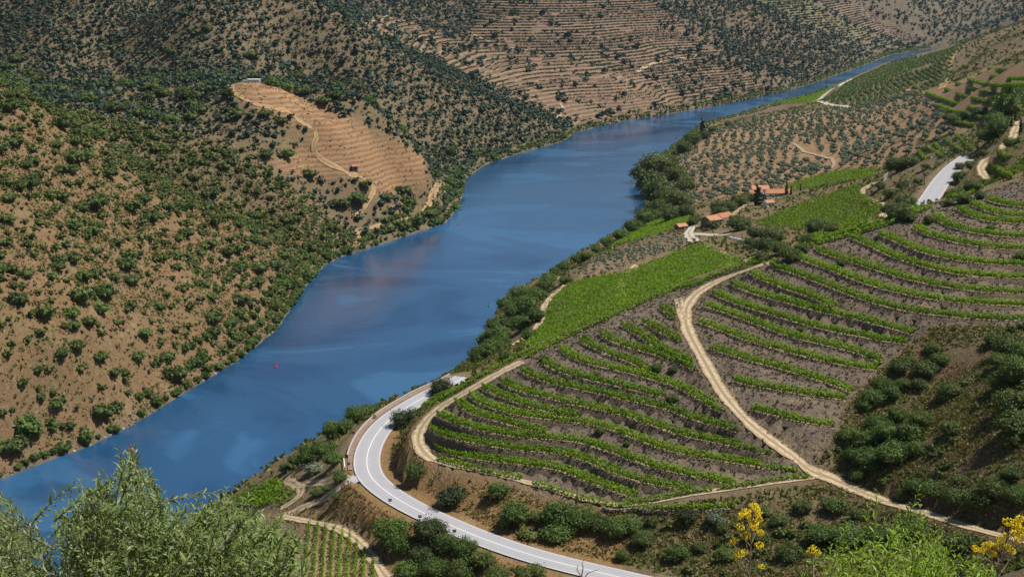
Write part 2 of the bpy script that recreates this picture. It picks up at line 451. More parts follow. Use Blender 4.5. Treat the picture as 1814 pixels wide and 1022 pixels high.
# fine relief, kept off the worked ground
KEEP = np.zeros(GZ.shape)
for k_ in TRK:
    L = TRK[k_][:, :2]
    m = (GX > L[:, 0].min() - 12) & (GX < L[:, 0].max() + 12) & (GY > L[:, 1].min() - 12) & (GY < L[:, 1].max() + 12)
    d, _, _ = seg_dist(GX[m], GY[m], [tuple(p) for p in L])
    KEEP[m] = np.maximum(KEEP[m], 1 - smooth((d - 3) / 6))
for L in (RD[:, :2], RD2[:, :2]):
    m = (GX > L[:, 0].min() - 16) & (GX < L[:, 0].max() + 16) & (GY > L[:, 1].min() - 16) & (GY < L[:, 1].max() + 16)
    d, _, _ = seg_dist(GX[m], GY[m], [tuple(p) for p in L])
    KEEP[m] = np.maximum(KEEP[m], 1 - smooth((d - 6) / 8))

PU, PV = to_photo(GX, GY, GZ)
_wu = fbm(GX / 11, GY / 11, 131, 3) * 13; _wv = fbm(GX / 11 + 40, GY / 11, 137, 3) * 11
def zone(poly, y0=0, y1=9e9):
    return in_poly(PU + _wu, PV + _wv, poly) & (GY > y0) & (GY < y1)

P_TERR = [(725,770),(760,736),(800,700),(925,634),(1100,549),(1200,511),(1300,480),(1355,462),(1405,448),(1500,402),(1600,378),(1700,346),(1990,280),(1990,578),(1700,574),(1650,575),(1625,602),(1560,655),(1505,712),(1480,765),(1445,848),(1300,870),(1150,898),(1000,888),(850,838),(765,818)]
P_F1 = [(930,612),(962,575),(970,545),(985,523),(1012,502),(1100,485),(1180,455),(1240,433),(1256,440),(1326,466),(1260,500),(1200,513),(1110,548),(1030,585),(980,607),(940,622)]
P_F2 = [(1335,396),(1400,370),(1470,345),(1522,326),(1526,347),(1562,366),(1562,385),(1520,397),(1470,410),(1440,420),(1420,408),(1360,402)]
P_F2B = [(1405,450),(1425,425),(1470,407),(1540,395),(1565,386),(1562,400),(1500,418),(1440,436)]
P_F3 = [(1082,438),(1130,405),(1180,385),(1222,385),(1215,400),(1150,420)]
P_F4 = [(1385,333),(1430,318),(1490,303),(1552,299),(1545,314),(1460,330),(1400,341)]
P_F5 = [(395,895),(440,863),(490,853),(526,878),(505,893),(440,899)]
P_F6 = [(535,928),(590,936),(625,952),(648,976),(672,1025),(530,1040)]
P_OLIVE = [(1195,292),(1240,247),(1330,212),(1440,196),(1500,194),(1600,172),(1645,172),(1672,205),(1692,240),(1640,265),(1560,298),(1490,300),(1420,320),(1320,345),(1230,362),(1150,378),(1195,335)]
P_YOUNG = [(1012,487),(1060,460),(1130,430),(1195,412),(1235,428),(1180,450),(1100,480),(1030,492)]
P_VHILL = [(1455,181),(1500,148),(1560,119),(1640,92),(1712,77),(1688,100),(1676,150),(1600,163),(1540,186),(1500,188)]
P_VSTRIP = [(1330,190),(1390,178),(1440,168),(1495,148),(1512,138),(1470,160),(1440,182)]
P_KNOLL = [(405,152),(440,142),(500,158),(560,186),(620,213),(680,243),(720,263),(752,280),(750,300),(758,315),(740,332),(700,346),(665,340),(640,318),(600,318),(540,310),(468,298),(520,272),(550,262),(560,240),(530,215),(480,195),(430,180)]
P_MA = [(590,42),(640,45),(690,15),(740,45),(800,68),(900,95),(1000,105),(1100,115),(1160,140),(1238,186),(1180,203),(1090,218),(1020,238),(1000,215),(960,195),(870,158),(760,100),(660,62)]
P_MB = [(862,-20),(1130,-20),(1250,80),(1290,97),(1230,100),(1130,130),(1000,105),(850,76),(830,60)]
P_MC = [(1128,128),(1230,98),(1330,140),(1392,162),(1300,186),(1240,191),(1190,160)]
P_MD = [(1320,-10),(1420,-10),(1460,25),(1530,60),(1600,88),(1540,75),(1440,45)]
P_ME = [(1430,-10),(1520,-10),(1560,40),(1640,70),(1600,75),(1530,55)]
P_RT = [(1630,165),(1680,150),(1720,135),(1750,118),(1990,110),(1990,205),(1800,200),(1740,215),(1690,240),(1660,200)]
P_GRASS = [(600,870),(625,780),(690,705),(740,740),(730,790),(765,818),(850,840),(1000,888),(1120,900),(1300,900),(1300,990),(1150,1030),(700,1030),(640,940),(600,925),(520,915)]
P_SCRUB = [(1300,880),(1440,850),(1480,765),(1505,712),(1560,655),(1625,602),(1650,577),(1990,575),(1990,1060),(1100,1060),(1120,900)]
P_SMALLV = [(1622,268),(1650,252),(1690,236),(1725,244),(1726,268),(1690,282),(1640,286)]

# ------------------------------------------------------------------ soil colours (what the ground is made of, zone by zone)
SOIL = np.zeros(GZ.shape + (3,))
SOIL[:] = (0.265, 0.160, 0.083)                        # dry grass of the far bank
STRIPE = np.zeros(GZ.shape)                            # contour benches
GREEN = np.full(GZ.shape, 0.6)                        # share of low green growth in the grass
def paint(mask, rgb, stripe=None, green=None):
    SOIL[mask] = rgb
    if stripe is not None: STRIPE[mask] = stripe
    if green is not None: GREEN[mask] = green
right = dr < dl
paint(right, (0.26, 0.185, 0.105), 0, 0.6)
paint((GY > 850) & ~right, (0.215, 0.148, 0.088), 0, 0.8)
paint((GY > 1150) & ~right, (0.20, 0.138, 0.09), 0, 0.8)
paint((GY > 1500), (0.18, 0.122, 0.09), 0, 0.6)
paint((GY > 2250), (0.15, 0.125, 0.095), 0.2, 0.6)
paint(zone(P_GRASS, 0, 420), (0.34, 0.20, 0.085), 0, 0.45)
paint(zone(P_SCRUB, 0, 420), (0.17, 0.115, 0.068), 0, 0.6)
paint(zone(P_TERR, 220, 440), (0.150, 0.122, 0.104), 0, 0.25)
paint(zone(P_F1, 400, 800), (0.16, 0.15, 0.07), 0, 0.8)
paint(zone(P_F2, 480, 900), (0.20, 0.18, 0.08), 0, 0.8)
paint(zone(P_F2B, 360, 700), (0.19, 0.17, 0.08), 0, 0.8)
paint(zone(P_F3, 600, 950), (0.17, 0.16, 0.08), 0, 0.8)
paint(zone(P_F4, 600, 1000), (0.17, 0.16, 0.08), 0, 0.8)
paint(zone(P_F5, 280, 420), (0.16, 0.15, 0.07), 0, 0.8)
paint(zone(P_F6, 250, 380), (0.46, 0.33, 0.16), 0, 0.1)
paint(zone(P_OLIVE, 600, 1600), (0.40, 0.245, 0.135), 0, 0.15)
paint(zone(P_YOUNG, 550, 900), (0.31, 0.205, 0.125), 0, 0.25)
paint(zone(P_VHILL, 1200, 2100), (0.19, 0.155, 0.08), 0.3, 0.7)
paint(zone(P_RT, 650, 1250), (0.33, 0.20, 0.12), 0, 0.3)
paint(zone(P_SMALLV, 500, 800), (0.16, 0.125, 0.10), 0, 0.4)
paint(zone(P_KNOLL, 850, 1150), (0.40, 0.215, 0.10), .9, 0.25)
paint(zone(P_MA, 1350, 1850), (0.205, 0.128, 0.088), .8, 0.4)
paint(zone(P_MB, 1600, 2300), (0.160, 0.098, 0.082), .75, 0.35)
paint(zone(P_MC, 1600, 2200), (0.170, 0.108, 0.084), .75, 0.35)
paint(zone(P_MD, 1900, 3200), (0.17, 0.17, 0.085), 1.0, 0.5)
paint(zone(P_ME, 1900, 3200), (0.17, 0.115, 0.105), 1.0, 0.2)
paint((DR < 2.5) & ~INR, (0.22, 0.18, 0.13), 0, 0.3)     # bare rocky shore
paint(INR, (0.05, 0.05, 0.04), 0, 0)
SOIL *= 0.86
SOIL[zone(P_TERR, 220, 440)] = (0.185, 0.140, 0.108)
# soften zone borders a little
for _ in range(2):
    for A in (SOIL, STRIPE, GREEN):
        A[1:-1, 1:-1] = 0.5 * A[1:-1, 1:-1] + 0.125 * (A[:-2, 1:-1] + A[2:, 1:-1] + A[1:-1, :-2] + A[1:-1, 2:])

rough = (1 - KEEP) * smooth(DR / 20)
flat = zone(P_TERR, 220, 440) | zone(P_F1, 400, 800) | zone(P_F2, 480, 900) | zone(P_F2B, 360, 700)
amp = np.where(flat, 0.12, 1.0)
amp[STRIPE > 0.6] *= 0.5
scale = np.clip(GY / 500, 0.6, 3.0)
R1 = fbm(GX / 46 + 3, GY / 46, 3, 4) * 7.0
R1 = R1 + (0.5 - np.abs(fbm(GX / 80, GY / 80 + 9, 11, 4)) * 2) * 3.0
R2 = fbm(GX / 9, GY / 9, 5, 3) * 1.8
far = smooth((GY - 420) / 260) * np.where(right, 0.35, 1.0)
GZ = GZ + rough * amp * ((R1 - 1.0) * far + R2 * np.minimum(scale, 1.6) * 0.8)
GZ = np.where(INR, np.minimum(GZ, -0.25), np.maximum(GZ, 0.12))

# ------------------------------------------------------------------ mesh helpers
def new_mesh(name, V, F, smooth_shade=False):
    me = bpy.data.meshes.new(name)
    V = np.asarray(V, np.float32); F = np.asarray(F, np.int32)
    n, k = F.shape
    me.vertices.add(len(V)); me.vertices.foreach_set('co', V.ravel())
    me.loops.add(n * k); me.loops.foreach_set('vertex_index', F.ravel())
    me.polygons.add(n)
    me.polygons.foreach_set('loop_start', np.arange(0, n * k, k, dtype=np.int32))
    me.polygons.foreach_set('loop_total', np.full(n, k, np.int32))
    if smooth_shade:
        me.polygons.foreach_set('use_smooth', np.ones(n, bool))
    me.update(calc_edges=True)
    return me

def put(name, me, mat=None, parent=None, kind=None, label=None, cat=None, group=None, loc=None):
    o = bpy.data.objects.new(name, me)
    COL.objects.link(o)
    if mat is not None and me is not None:
        if len(me.materials) == 0:
            me.materials.append(mat)
    if parent is not None: o.parent = parent
    tag(o, kind, label, cat, group)
    if loc is not None: o.location = loc
    return o

def tag(o, kind=None, label=None, cat=None, group=None):
    if kind: o['kind'] = kind
    if label: o['label'] = label
    if cat: o['category'] = cat
    if group: o['group'] = group

class Build:
    """collects quads/tris/boxes into one mesh"""
    def __init__(s): s.v = []; s.f = []
    def box(s, c, size, rz=0.0, taper=1.0, tilt=None):
        hx, hy, hz = [q / 2 for q in size]
        n = len(s.v); cz, sz = math.cos(rz), math.sin(rz)
        for z, t in ((-hz, 1.0), (hz, taper)):
            for x, y in ((-hx, -hy), (hx, -hy), (hx, hy), (-hx, hy)):
                x *= t; y *= t
                s.v.append((c[0] + x * cz - y * sz, c[1] + x * sz + y * cz, c[2] + z))
        for q in ((0, 3, 2, 1), (4, 5, 6, 7), (0, 1, 5, 4), (1, 2, 6, 5), (2, 3, 7, 6), (3, 0, 4, 7)):
            s.f.append([n + i for i in q])
        return s
    def tube(s, pts, radii, seg=6, cap=True):
        n0 = len(s.v)
        pts = [Vector(p) for p in pts]
        for i, p in enumerate(pts):
            d = (pts[min(i + 1, len(pts) - 1)] - pts[max(i - 1, 0)])
            d = d.normalized() if d.length > 1e-9 else Vector((0, 0, 1))
            a = d.cross(Vector((0.31, 0.17, 0.94) if abs(d.z) < 0.9 else (1, 0.1, 0))).normalized(); b = d.cross(a)
            for k in range(seg):
                t = 2 * math.pi * k / seg
                s.v.append(tuple(p + (a * math.cos(t) + b * math.sin(t)) * radii[i]))
        for i in range(len(pts) - 1):
            for k in range(seg):
                s.f.append([n0 + i * seg + k, n0 + i * seg + (k + 1) % seg, n0 + (i + 1) * seg + (k + 1) % seg, n0 + (i + 1) * seg + k])
        if cap:
            s.f.append([n0 + (len(pts) - 1) * seg + k for k in range(seg)])
            s.f.append([n0 + seg - 1 - k for k in range(seg)])
        return s
    def poly(s, pts):
        n = len(s.v); s.v += [tuple(p) for p in pts]; s.f.append(list(range(n, n + len(pts)))); return s
    def mesh(s, name, smooth_shade=False):
        me = bpy.data.meshes.new(name); me.from_pydata(s.v, [], s.f)
        if smooth_shade: me.polygons.foreach_set('use_smooth', [True] * len(me.polygons))
        me.update(); return me

# ------------------------------------------------------------------ materials
def mat_new(name):
    m = bpy.data.materials.new(name); m.use_nodes = True
    n = m.node_tree; n.nodes.clear()
    o = n.nodes.new('ShaderNodeOutputMaterial')
    return m, n, o

def N(n, t, **kw):
    x = n.nodes.new(t)
    for k, v in kw.items():
        if k in x.inputs.keys(): x.inputs[k].default_value = v
        else: setattr(x, k, v)
    return x

def mixc(n, a, b, fac, mode='MIX'):
    x = n.nodes.new('ShaderNodeMix'); x.data_type = 'RGBA'; x.blend_type = mode
    for s, val in ((x.inputs[0], fac), (x.inputs[6], a), (x.inputs[7], b)):
        if hasattr(val, 'is_linked'): n.links.new(val, s)
        elif isinstance(val, (int, float)): s.default_value = val
        else: s.default_value = (*val, 1) if len(val) == 3 else val
    return x.outputs[2]

def math_(n, op, a, b=None, c=None, clamp=False):
    x = n.nodes.new('ShaderNodeMath'); x.operation = op; x.use_clamp = clamp
    for i, val in enumerate((a, b, c)):
        if val is None: continue
        if hasattr(val, 'is_linked'): n.links.new(val, x.inputs[i])
        else: x.inputs[i].default_value = val
    return x.outputs[0]

def ramp(n, fac, stops):
    x = n.nodes.new('ShaderNodeValToRGB')
    e = x.color_ramp.elements
    while len(e) < len(stops): e.new(0.5)
    for el, (p, c) in zip(e, stops):
        el.position = p; el.color = (*c, 1) if len(c) == 3 else c
    n.links.new(fac, x.inputs[0])
    return x.outputs[0]

def noise(n, vec, scale, detail=3, rough=0.6, dist=0.0):
    x = n.nodes.new('ShaderNodeTexNoise'); x.inputs['Scale'].default_value = scale
    x.inputs['Detail'].default_value = detail; x.inputs['Roughness'].default_value = rough
    x.inputs['Distortion'].default_value = dist
    n.links.new(vec, x.inputs['Vector'])
    return x.outputs['Fac']

def principled(n, o, col, rough=0.8, spec=0.3, bump=None, bstr=0.3, bdist=0.1):
    p = n.nodes.new('ShaderNodeBsdfPrincipled')
    if hasattr(col, 'is_linked'): n.links.new(col, p.inputs['Base Color'])
    else: p.inputs['Base Color'].default_value = (*col, 1)
    if hasattr(rough, 'is_linked'): n.links.new(rough, p.inputs['Roughness'])
    else: p.inputs['Roughness'].default_value = rough
    p.inputs['Specular IOR Level'].default_value = spec
    if bump is not None:
        b = n.nodes.new('ShaderNodeBump'); b.inputs['Strength'].default_value = bstr; b.inputs['Distance'].default_value = bdist
        n.links.new(bump, b.inputs['Height']); n.links.new(b.outputs[0], p.inputs['Normal'])
    n.links.new(p.outputs[0], o.inputs['Surface'])
    return p

def pos_vec(n):
    return N(n, 'ShaderNodeNewGeometry').outputs['Position']

def ground_mat():
    m, n, o = mat_new('dry hillside soil')
    at = N(n, 'ShaderNodeAttribute', attribute_name='soil').outputs['Color']
    st = N(n, 'ShaderNodeAttribute', attribute_name='stripe').outputs['Fac']
    gr = N(n, 'ShaderNodeAttribute', attribute_name='green').outputs['Fac']
    P = pos_vec(n)
    big = noise(n, P, 0.02, 4, 0.6)
    mid = noise(n, P, 0.12, 4, 0.65)
    fine = noise(n, P, 0.9, 4, 0.7)
    grit = noise(n, P, 3.2, 3, 0.7)
    c = mixc(n, at, (0.50, 0.37, 0.20), math_(n, 'MULTIPLY', ramp(n, mid, [(0.5, (0, 0, 0)), (0.72, (1, 1, 1))]), 0.35))
    c = mixc(n, c, (0.20, 0.115, 0.07), math_(n, 'MULTIPLY', ramp(n, big, [(0.5, (0, 0, 0)), (0.68, (1, 1, 1))]), 0.35))
    gm = math_(n, 'MULTIPLY', ramp(n, fine, [(0.46, (0, 0, 0)), (0.62, (1, 1, 1))]), ramp(n, mid, [(0.35, (0, 0, 0)), (0.6, (1, 1, 1))]))
    c = mixc(n, c, (0.085, 0.105, 0.04), math_(n, 'MULTIPLY', gm, gr))
    tuft = noise(n, P, 0.34, 5, 0.75)
    c = mixc(n, c, (0.115, 0.115, 0.05), math_(n, 'MULTIPLY', ramp(n, tuft, [(0.53, (0, 0, 0)), (0.63, (1, 1, 1))]), math_(n, 'MULTIPLY', gr, 1.1, clamp=True)))
    c = mixc(n, c, (0.16, 0.095, 0.06), math_(n, 'MULTIPLY', ramp(n, tuft, [(0.34, (1, 1, 1)), (0.45, (0, 0, 0))]), 0.45))
    # stones and tufts
    c = mixc(n, c, (0.36, 0.32, 0.27), math_(n, 'MULTIPLY', ramp(n, grit, [(0.6, (0, 0, 0)), (0.7, (1, 1, 1))]), 0.4))
    c = mixc(n, c, (0.07, 0.06, 0.04), math_(n, 'MULTIPLY', ramp(n, grit, [(0.3, (1, 1, 1)), (0.42, (0, 0, 0))]), 0.5))
    # far contour benches: pale earth tread and darker bank every few metres of height
    sx = N(n, 'ShaderNodeSeparateXYZ'); n.links.new(P, sx.inputs[0])
    zz = math_(n, 'ADD', math_(n, 'MULTIPLY', sx.outputs[2], 1 / 3.1), math_(n, 'MULTIPLY', mid, 0.9))
    fr = math_(n, 'FRACT', zz)
    band = ramp(n, fr, [(0.0, (0, 0, 0)), (0.12, (1, 1, 1)), (0.32, (1, 1, 1)), (0.45, (0, 0, 0))])
    c1 = mixc(n, c, (0.40, 0.275, 0.18), math_(n, 'MULTIPLY', band, math_(n, 'MULTIPLY', st, 0.55)))
    dark = ramp(n, fr, [(0.5, (0, 0, 0)), (0.7, (1, 1, 1)), (0.95, (0, 0, 0))])
    c1 = mixc(n, c1, (0.10, 0.075, 0.055), math_(n, 'MULTIPLY', dark, math_(n, 'MULTIPLY', st, 0.45)))
    hh = math_(n, 'ADD', math_(n, 'MULTIPLY', fine, 0.8), math_(n, 'MULTIPLY', grit, 0.35))
    principled(n, o, c1, 0.95, 0.1, hh, 0.9, 0.9)
    return m

def leaf_mat(name, c0, c1, trans=0.25, rough=0.55, spec=0.25, rnd=True, hue=None):
    """leaf colour runs from c0 to c1 with the tint stored on each leaf, plus a shift per plant"""
    m, n, o = mat_new(name)
    t = N(n, 'ShaderNodeAttribute', attribute_name='tint').outputs['Fac']
    if rnd:
        oi = N(n, 'ShaderNodeObjectInfo').outputs['Random']
        t = math_(n, 'ADD', math_(n, 'MULTIPLY', t, 0.65), math_(n, 'MULTIPLY', oi, 0.35))
    c = ramp(n, t, [(0.0, c0), (1.0, c1)])
    p = n.nodes.new('ShaderNodeBsdfPrincipled')
    n.links.new(c, p.inputs['Base Color']); p.inputs['Roughness'].default_value = rough
    p.inputs['Specular IOR Level'].default_value = spec
    tr = n.nodes.new('ShaderNodeBsdfTranslucent')
    n.links.new(mixc(n, c, (1.15, 1.3, 0.6), 1.0, 'MULTIPLY'), tr.inputs['Color'])
    mx = n.nodes.new('ShaderNodeMixShader'); mx.inputs[0].default_value = trans
    n.links.new(p.outputs[0], mx.inputs[1]); n.links.new(tr.outputs[0], mx.inputs[2])
    n.links.new(mx.outputs[0], o.inputs['Surface'])
    return m

def plain_mat(name, col, rough=0.7, var=0.25, scale=1.5, spec=0.3, bstr=0.3):
    m, n, o = mat_new(name)
    tc = N(n, 'ShaderNodeTexCoord').outputs['Object']
    f = noise(n, tc, scale, 4, 0.65)
    lo = tuple(x * (1 - var) for x in col); hi = tuple(min(1, x * (1 + var)) for x in col)
    c = ramp(n, f, [(0.3, lo), (0.7, hi)])
    principled(n, o, c, rough, spec, f, bstr, 0.05)
    return m

M_GROUND = ground_mat()
def track_mat(name, col, pale):
    m, n, o = mat_new(name)
    P = pos_vec(n)
    a = N(n, 'ShaderNodeAttribute', attribute_name='across').outputs['Fac']     # -1 .. 1 over the width
    rut = math_(n, 'ABSOLUTE', math_(n, 'SUBTRACT', math_(n, 'ABSOLUTE', a), 0.48))
    f = noise(n, P, 0.8, 5, 0.7); g = noise(n, P, 4.0, 3, 0.7)
    c = mixc(n, col, pale, ramp(n, rut, [(0.05, (1, 1, 1)), (0.3, (0, 0, 0))]))
    c = mixc(n, c, (0.27, 0.20, 0.115), math_(n, 'MULTIPLY', ramp(n, f, [(0.46, (0, 0, 0)), (0.6, (1, 1, 1))]), 0.7))
    mid = ramp(n, math_(n, 'ADD', math_(n, 'ABSOLUTE', a), math_(n, 'MULTIPLY', math_(n, 'SUBTRACT', f, 0.5), 0.9)), [(0.06, (1, 1, 1)), (0.2, (0, 0, 0)), (0.8, (0, 0, 0)), (0.98, (1, 1, 1))])
    c = mixc(n, c, (0.20, 0.17, 0.085), math_(n, 'MULTIPLY', mid, 0.6))
    c = mixc(n, c, (0.19, 0.15, 0.08), math_(n, 'MULTIPLY', ramp(n, g, [(0.3, (1, 1, 1)), (0.45, (0, 0, 0))]), 0.3))
    principled(n, o, c, 0.95, 0.1, f, 0.5, 0.3)
    return m
M_TRACK = track_mat('pale dirt track', (0.40, 0.295, 0.18), (0.55, 0.44, 0.30))
M_TRACKW = track_mat('white gravel track', (0.58, 0.52, 0.43), (0.70, 0.64, 0.55))
M_ROADT = plain_mat('pale concrete apron', (0.40, 0.39, 0.39), 0.9, 0.15, 0.6)
M_TRACKO = track_mat('orange dirt track', (0.38, 0.235, 0.115), (0.47, 0.31, 0.16))

M_HOLM = leaf_mat('holm oak leaves', (0.040, 0.068, 0.016), (0.150, 0.185, 0.042), 0.2)
M_RIVER = leaf_mat('riverside leaves', (0.045, 0.085, 0.016), (0.150, 0.215, 0.045), 0.24)
M_OLIVE = leaf_mat('olive leaves', (0.080, 0.115, 0.070), (0.205, 0.250, 0.160), 0.15)
M_VINE = leaf_mat('vine leaves', (0.090, 0.17, 0.012), (0.28, 0.40, 0.028), 0.42)
M_VINEY = leaf_mat('young vine leaves', (0.10, 0.165, 0.012), (0.25, 0.33, 0.028), 0.35)
M_FARV = leaf_mat('dusty vine leaves', (0.040, 0.060, 0.022), (0.105, 0.130, 0.045), 0.1)
M_SCRUB = leaf_mat('scrub leaves', (0.065, 0.090, 0.020), (0.23, 0.24, 0.065), 0.22)
M_CYP = leaf_mat('cypress leaves', (0.010, 0.024, 0.012), (0.030, 0.055, 0.022), 0.08)
M_PALE = leaf_mat('grey green leaves', (0.12, 0.15, 0.095), (0.28, 0.31, 0.21), 0.12)
M_DRY = leaf_mat('dry grass tufts', (0.16, 0.10, 0.045), (0.45, 0.31, 0.14), 0.2)
M_HOLMF = leaf_mat('far oak leaves', (0.016, 0.037, 0.025), (0.058, 0.092, 0.052), 0.08)  # blue-green cast of distant haze put into the leaf colour
M_FARG = leaf_mat('green upstream vines', (0.055, 0.095, 0.018), (0.15, 0.21, 0.04), 0.2)
M_HOLMD = leaf_mat('dark oak leaves', (0.020, 0.034, 0.012), (0.075, 0.098, 0.028), 0.12)  # deeper leaf green for the darkest trees
M_DRYL = leaf_mat('straw tufts', (0.15, 0.085, 0.04), (0.42, 0.27, 0.13), 0.2)
M_BANKT = leaf_mat('bank weeds', (0.055, 0.055, 0.035), (0.20, 0.165, 0.12), 0.1)
M_BARK = plain_mat('bark', (0.11, 0.085, 0.065), 0.9, 0.35, 6)

# ------------------------------------------------------------------ ground, river
idx = np.arange(NA * NQ).reshape(NQ, NA)
F = np.stack([idx[:-1, :-1], idx[:-1, 1:], idx[1:, 1:], idx[1:, :-1]], -1).reshape(-1, 4)
me = new_mesh('terrain', np.stack([GX, GY, GZ], -1).reshape(-1, 3), F, True)
ca_ = me.color_attributes.new('soil', 'FLOAT_COLOR', 'POINT')
ca_.data.foreach_set('color', np.concatenate([SOIL, np.ones(GZ.shape + (1,))], -1).astype(np.float32).ravel())
for nm, A in (('stripe', STRIPE), ('green', GREEN)):
    a_ = me.attributes.new(nm, 'FLOAT', 'POINT'); a_.data.foreach_set('value', A.astype(np.float32).ravel())
put('terrain', me, M_GROUND, kind='structure')

m, n, o = mat_new('river water')
P = pos_vec(n)
mp = N(n, 'ShaderNodeMapping'); mp.inputs['Scale'].default_value = (1.0, 0.55, 1.0); mp.inputs['Rotation'].default_value = (0, 0, 0.5)
n.links.new(P, mp.inputs['Vector'])
rip = noise(n, mp.outputs[0], 0.55, 4, 0.62)
swell = noise(n, mp.outputs[0], 0.09, 3, 0.6)
mp2 = N(n, 'ShaderNodeMapping'); mp2.inputs['Scale'].default_value = (0.55, 0.8, 1.0); mp2.inputs['Rotation'].default_value = (0, 0, -0.35)
n.links.new(P, mp2.inputs['Vector'])
patch = noise(n, mp2.outputs[0], 0.011, 4, 0.55, 1.6)
ruffle_sheen = ramp(n, patch, [(0.36, (.1, .1, .1)), (0.46, (.45, .45, .45)), (0.53, (.5, .5, .5)), (0.57, (1, 1, 1))])
bs = math_(n, 'ADD', math_(n, 'MULTIPLY', ruffle_sheen, 0.22), 0.12)
p = principled(n, o, mixc(n, (0.008, 0.042, 0.108), (0.032, 0.110, 0.226), ruffle_sheen), math_(n, 'ADD', math_(n, 'MULTIPLY', ruffle_sheen, 0.12), 0.05), 0.5)  # ruffled patches: paler sky sheen put into the water colour too
p.inputs['IOR'].default_value = 1.5
b = n.nodes.new('ShaderNodeBump'); b.inputs['Distance'].default_value = 0.6
n.links.new(bs, b.inputs['Strength'])
n.links.new(math_(n, 'ADD', rip, math_(n, 'MULTIPLY', swell, 0.6)), b.inputs['Height'])
n.links.new(b.outputs[0], p.inputs['Normal'])
M_WATER = m
me = new_mesh('river', [(-3000, -120, 0), (3600, -120, 0), (3600, 4800, 0), (-3000, 4800, 0)], [[0, 1, 2, 3]])
put('river', me, M_WATER, kind='structure')

# ------------------------------------------------------------------ ribbons laid on the ground
def ribbon(P, width, lift, cols=5, level_across=False, zoff=None, offs=None):
    L = P[:, :2]
    T = np.gradient(L, axis=0); T /= np.linalg.norm(T, axis=1)[:, None] + 1e-9
    Nn = np.stack([-T[:, 1], T[:, 0]], -1)
    a = np.linspace(-1, 1, cols)
    wv = np.broadcast_to(np.asarray(width, float), (len(P),))
    X = L[:, None, 0] + Nn[:, None, 0] * a[None] * wv[:, None] / 2
    Y = L[:, None, 1] + Nn[:, None, 1] * a[None] * wv[:, None] / 2
    if level_across:
        Z = np.broadcast_to(P[:, 2][:, None], X.shape) + lift
    else:
        Z = H(X, Y) + lift
    V = np.stack([X, Y, Z], -1).reshape(-1, 3)
    ii = np.arange(len(P) * cols).reshape(len(P), cols)
    F = np.stack([ii[:-1, :-1], ii[:-1, 1:], ii[1:, 1:], ii[1:, :-1]], -1).reshape(-1, 4)
    if (T[0, 0] * Nn[0, 1] - T[0, 1] * Nn[0, 0]) > 0: F = F[:, ::-1]
    return V, F, np.tile(a, len(P))

def lay(name, P, width, lift, mat, cols=5, level_across=False):
    V, F, a = ribbon(P, width, lift, cols, level_across)
    me = new_mesh(name, V, F, True)
    at = me.attributes.new('across', 'FLOAT', 'POINT'); at.data.foreach_set('value', a.astype(np.float32))
    return put(name, me, mat, kind='structure')

for k_, (w_, pl) in TRACKS.items():
    P = resample(TRK[k_], 1.5 if TRK[k_][:, 1].mean() < 700 else 3.0)
    wv = w_ * (1 + 0.9 * (fbm(P[:, 0] / 4, P[:, 1] / 4, 31, 3)))
    if k_ == 'diag': wv = wv * np.interp(to_photo(P[:, 0], P[:, 1], P[:, 2])[0], [1450, 1475, 1560, 1800], [1.0, 1.35, .9, .7])
    lift = 0.14 if P[:, 1].mean() < 700 else 0.4
    mt = M_ROADT if k_ == 'apron' else M_TRACKW if k_ in ('yard', 'drive', 'upstream', 'grove') else (M_TRACKO if k_ in ('ramp', 'water', 'knoll', 'ridge') else M_TRACK)
    lay('dirt_track', P, wv, lift, mt, 7)

# ------------------------------------------------------------------ road
m, n, o = mat_new('worn asphalt')
P = pos_vec(n)
a = N(n, 'ShaderNodeAttribute', attribute_name='across').outputs['Fac']
f = noise(n, P, 0.35, 4, 0.6); g = noise(n, P, 6.0, 3, 0.7)
wheel = ramp(n, math_(n, 'ABSOLUTE', math_(n, 'SUBTRACT', math_(n, 'ABSOLUTE', a), 0.5)), [(0.08, (1, 1, 1)), (0.3, (0, 0, 0))])
c = mixc(n, (0.33, 0.325, 0.34), (0.41, 0.40, 0.415), f)
c = mixc(n, c, (0.34, 0.33, 0.34), math_(n, 'MULTIPLY', wheel, 0.45))
c = mixc(n, c, (0.25, 0.25, 0.25), math_(n, 'MULTIPLY', ramp(n, g, [(0.32, (1, 1, 1)), (0.42, (0, 0, 0))]), 0.3))
principled(n, o, c, 0.85, 0.2, g, 0.2, 0.02)
M_ROAD = m
M_WHITE = plain_mat('white road paint', (0.80, 0.79, 0.76), 0.6, 0.08, 2)
M_SHOULDER = plain_mat('brown gravel shoulder', (0.24, 0.165, 0.12), 0.95, 0.3, 0.8)

lay('road', RD, 6.4, 0.02, M_ROAD, 9, True)
lay('road', RD2, 7.4, 0.02, M_ROAD, 9, True)

def side_line(P, off):
    T = np.gradient(P[:, :2], axis=0); T /= np.linalg.norm(T, axis=1)[:, None]
    Q = P.copy(); Q[:, 0] += -T[:, 1] * off; Q[:, 1] += T[:, 0] * off
    return Q
# travel runs from far to near, so + is the hill side (east), - the river side
lay('road_marking', side_line(RD, 0.0), 0.17, 0.026, M_WHITE, 3, True)
for sd in (-2.9, 2.9):
    lay('road_marking', side_line(RD, sd), 0.08, 0.026, M_WHITE, 3, True)
    lay('road_marking', side_line(RD2, sd * 1.15), 0.09, 0.026, M_WHITE, 3, True)
_v = to_photo(RD[:, 0], RD[:, 1], RD[:, 2])[1]
lay('road_shoulder', side_line(RD[:int(np.argmax(_v > 835))], -4.0), 1.1, -0.02, M_SHOULDER, 3, True)
M_CONC = plain_mat('weathered concrete', (0.42, 0.36, 0.31), 0.9, 0.2, 1.0)

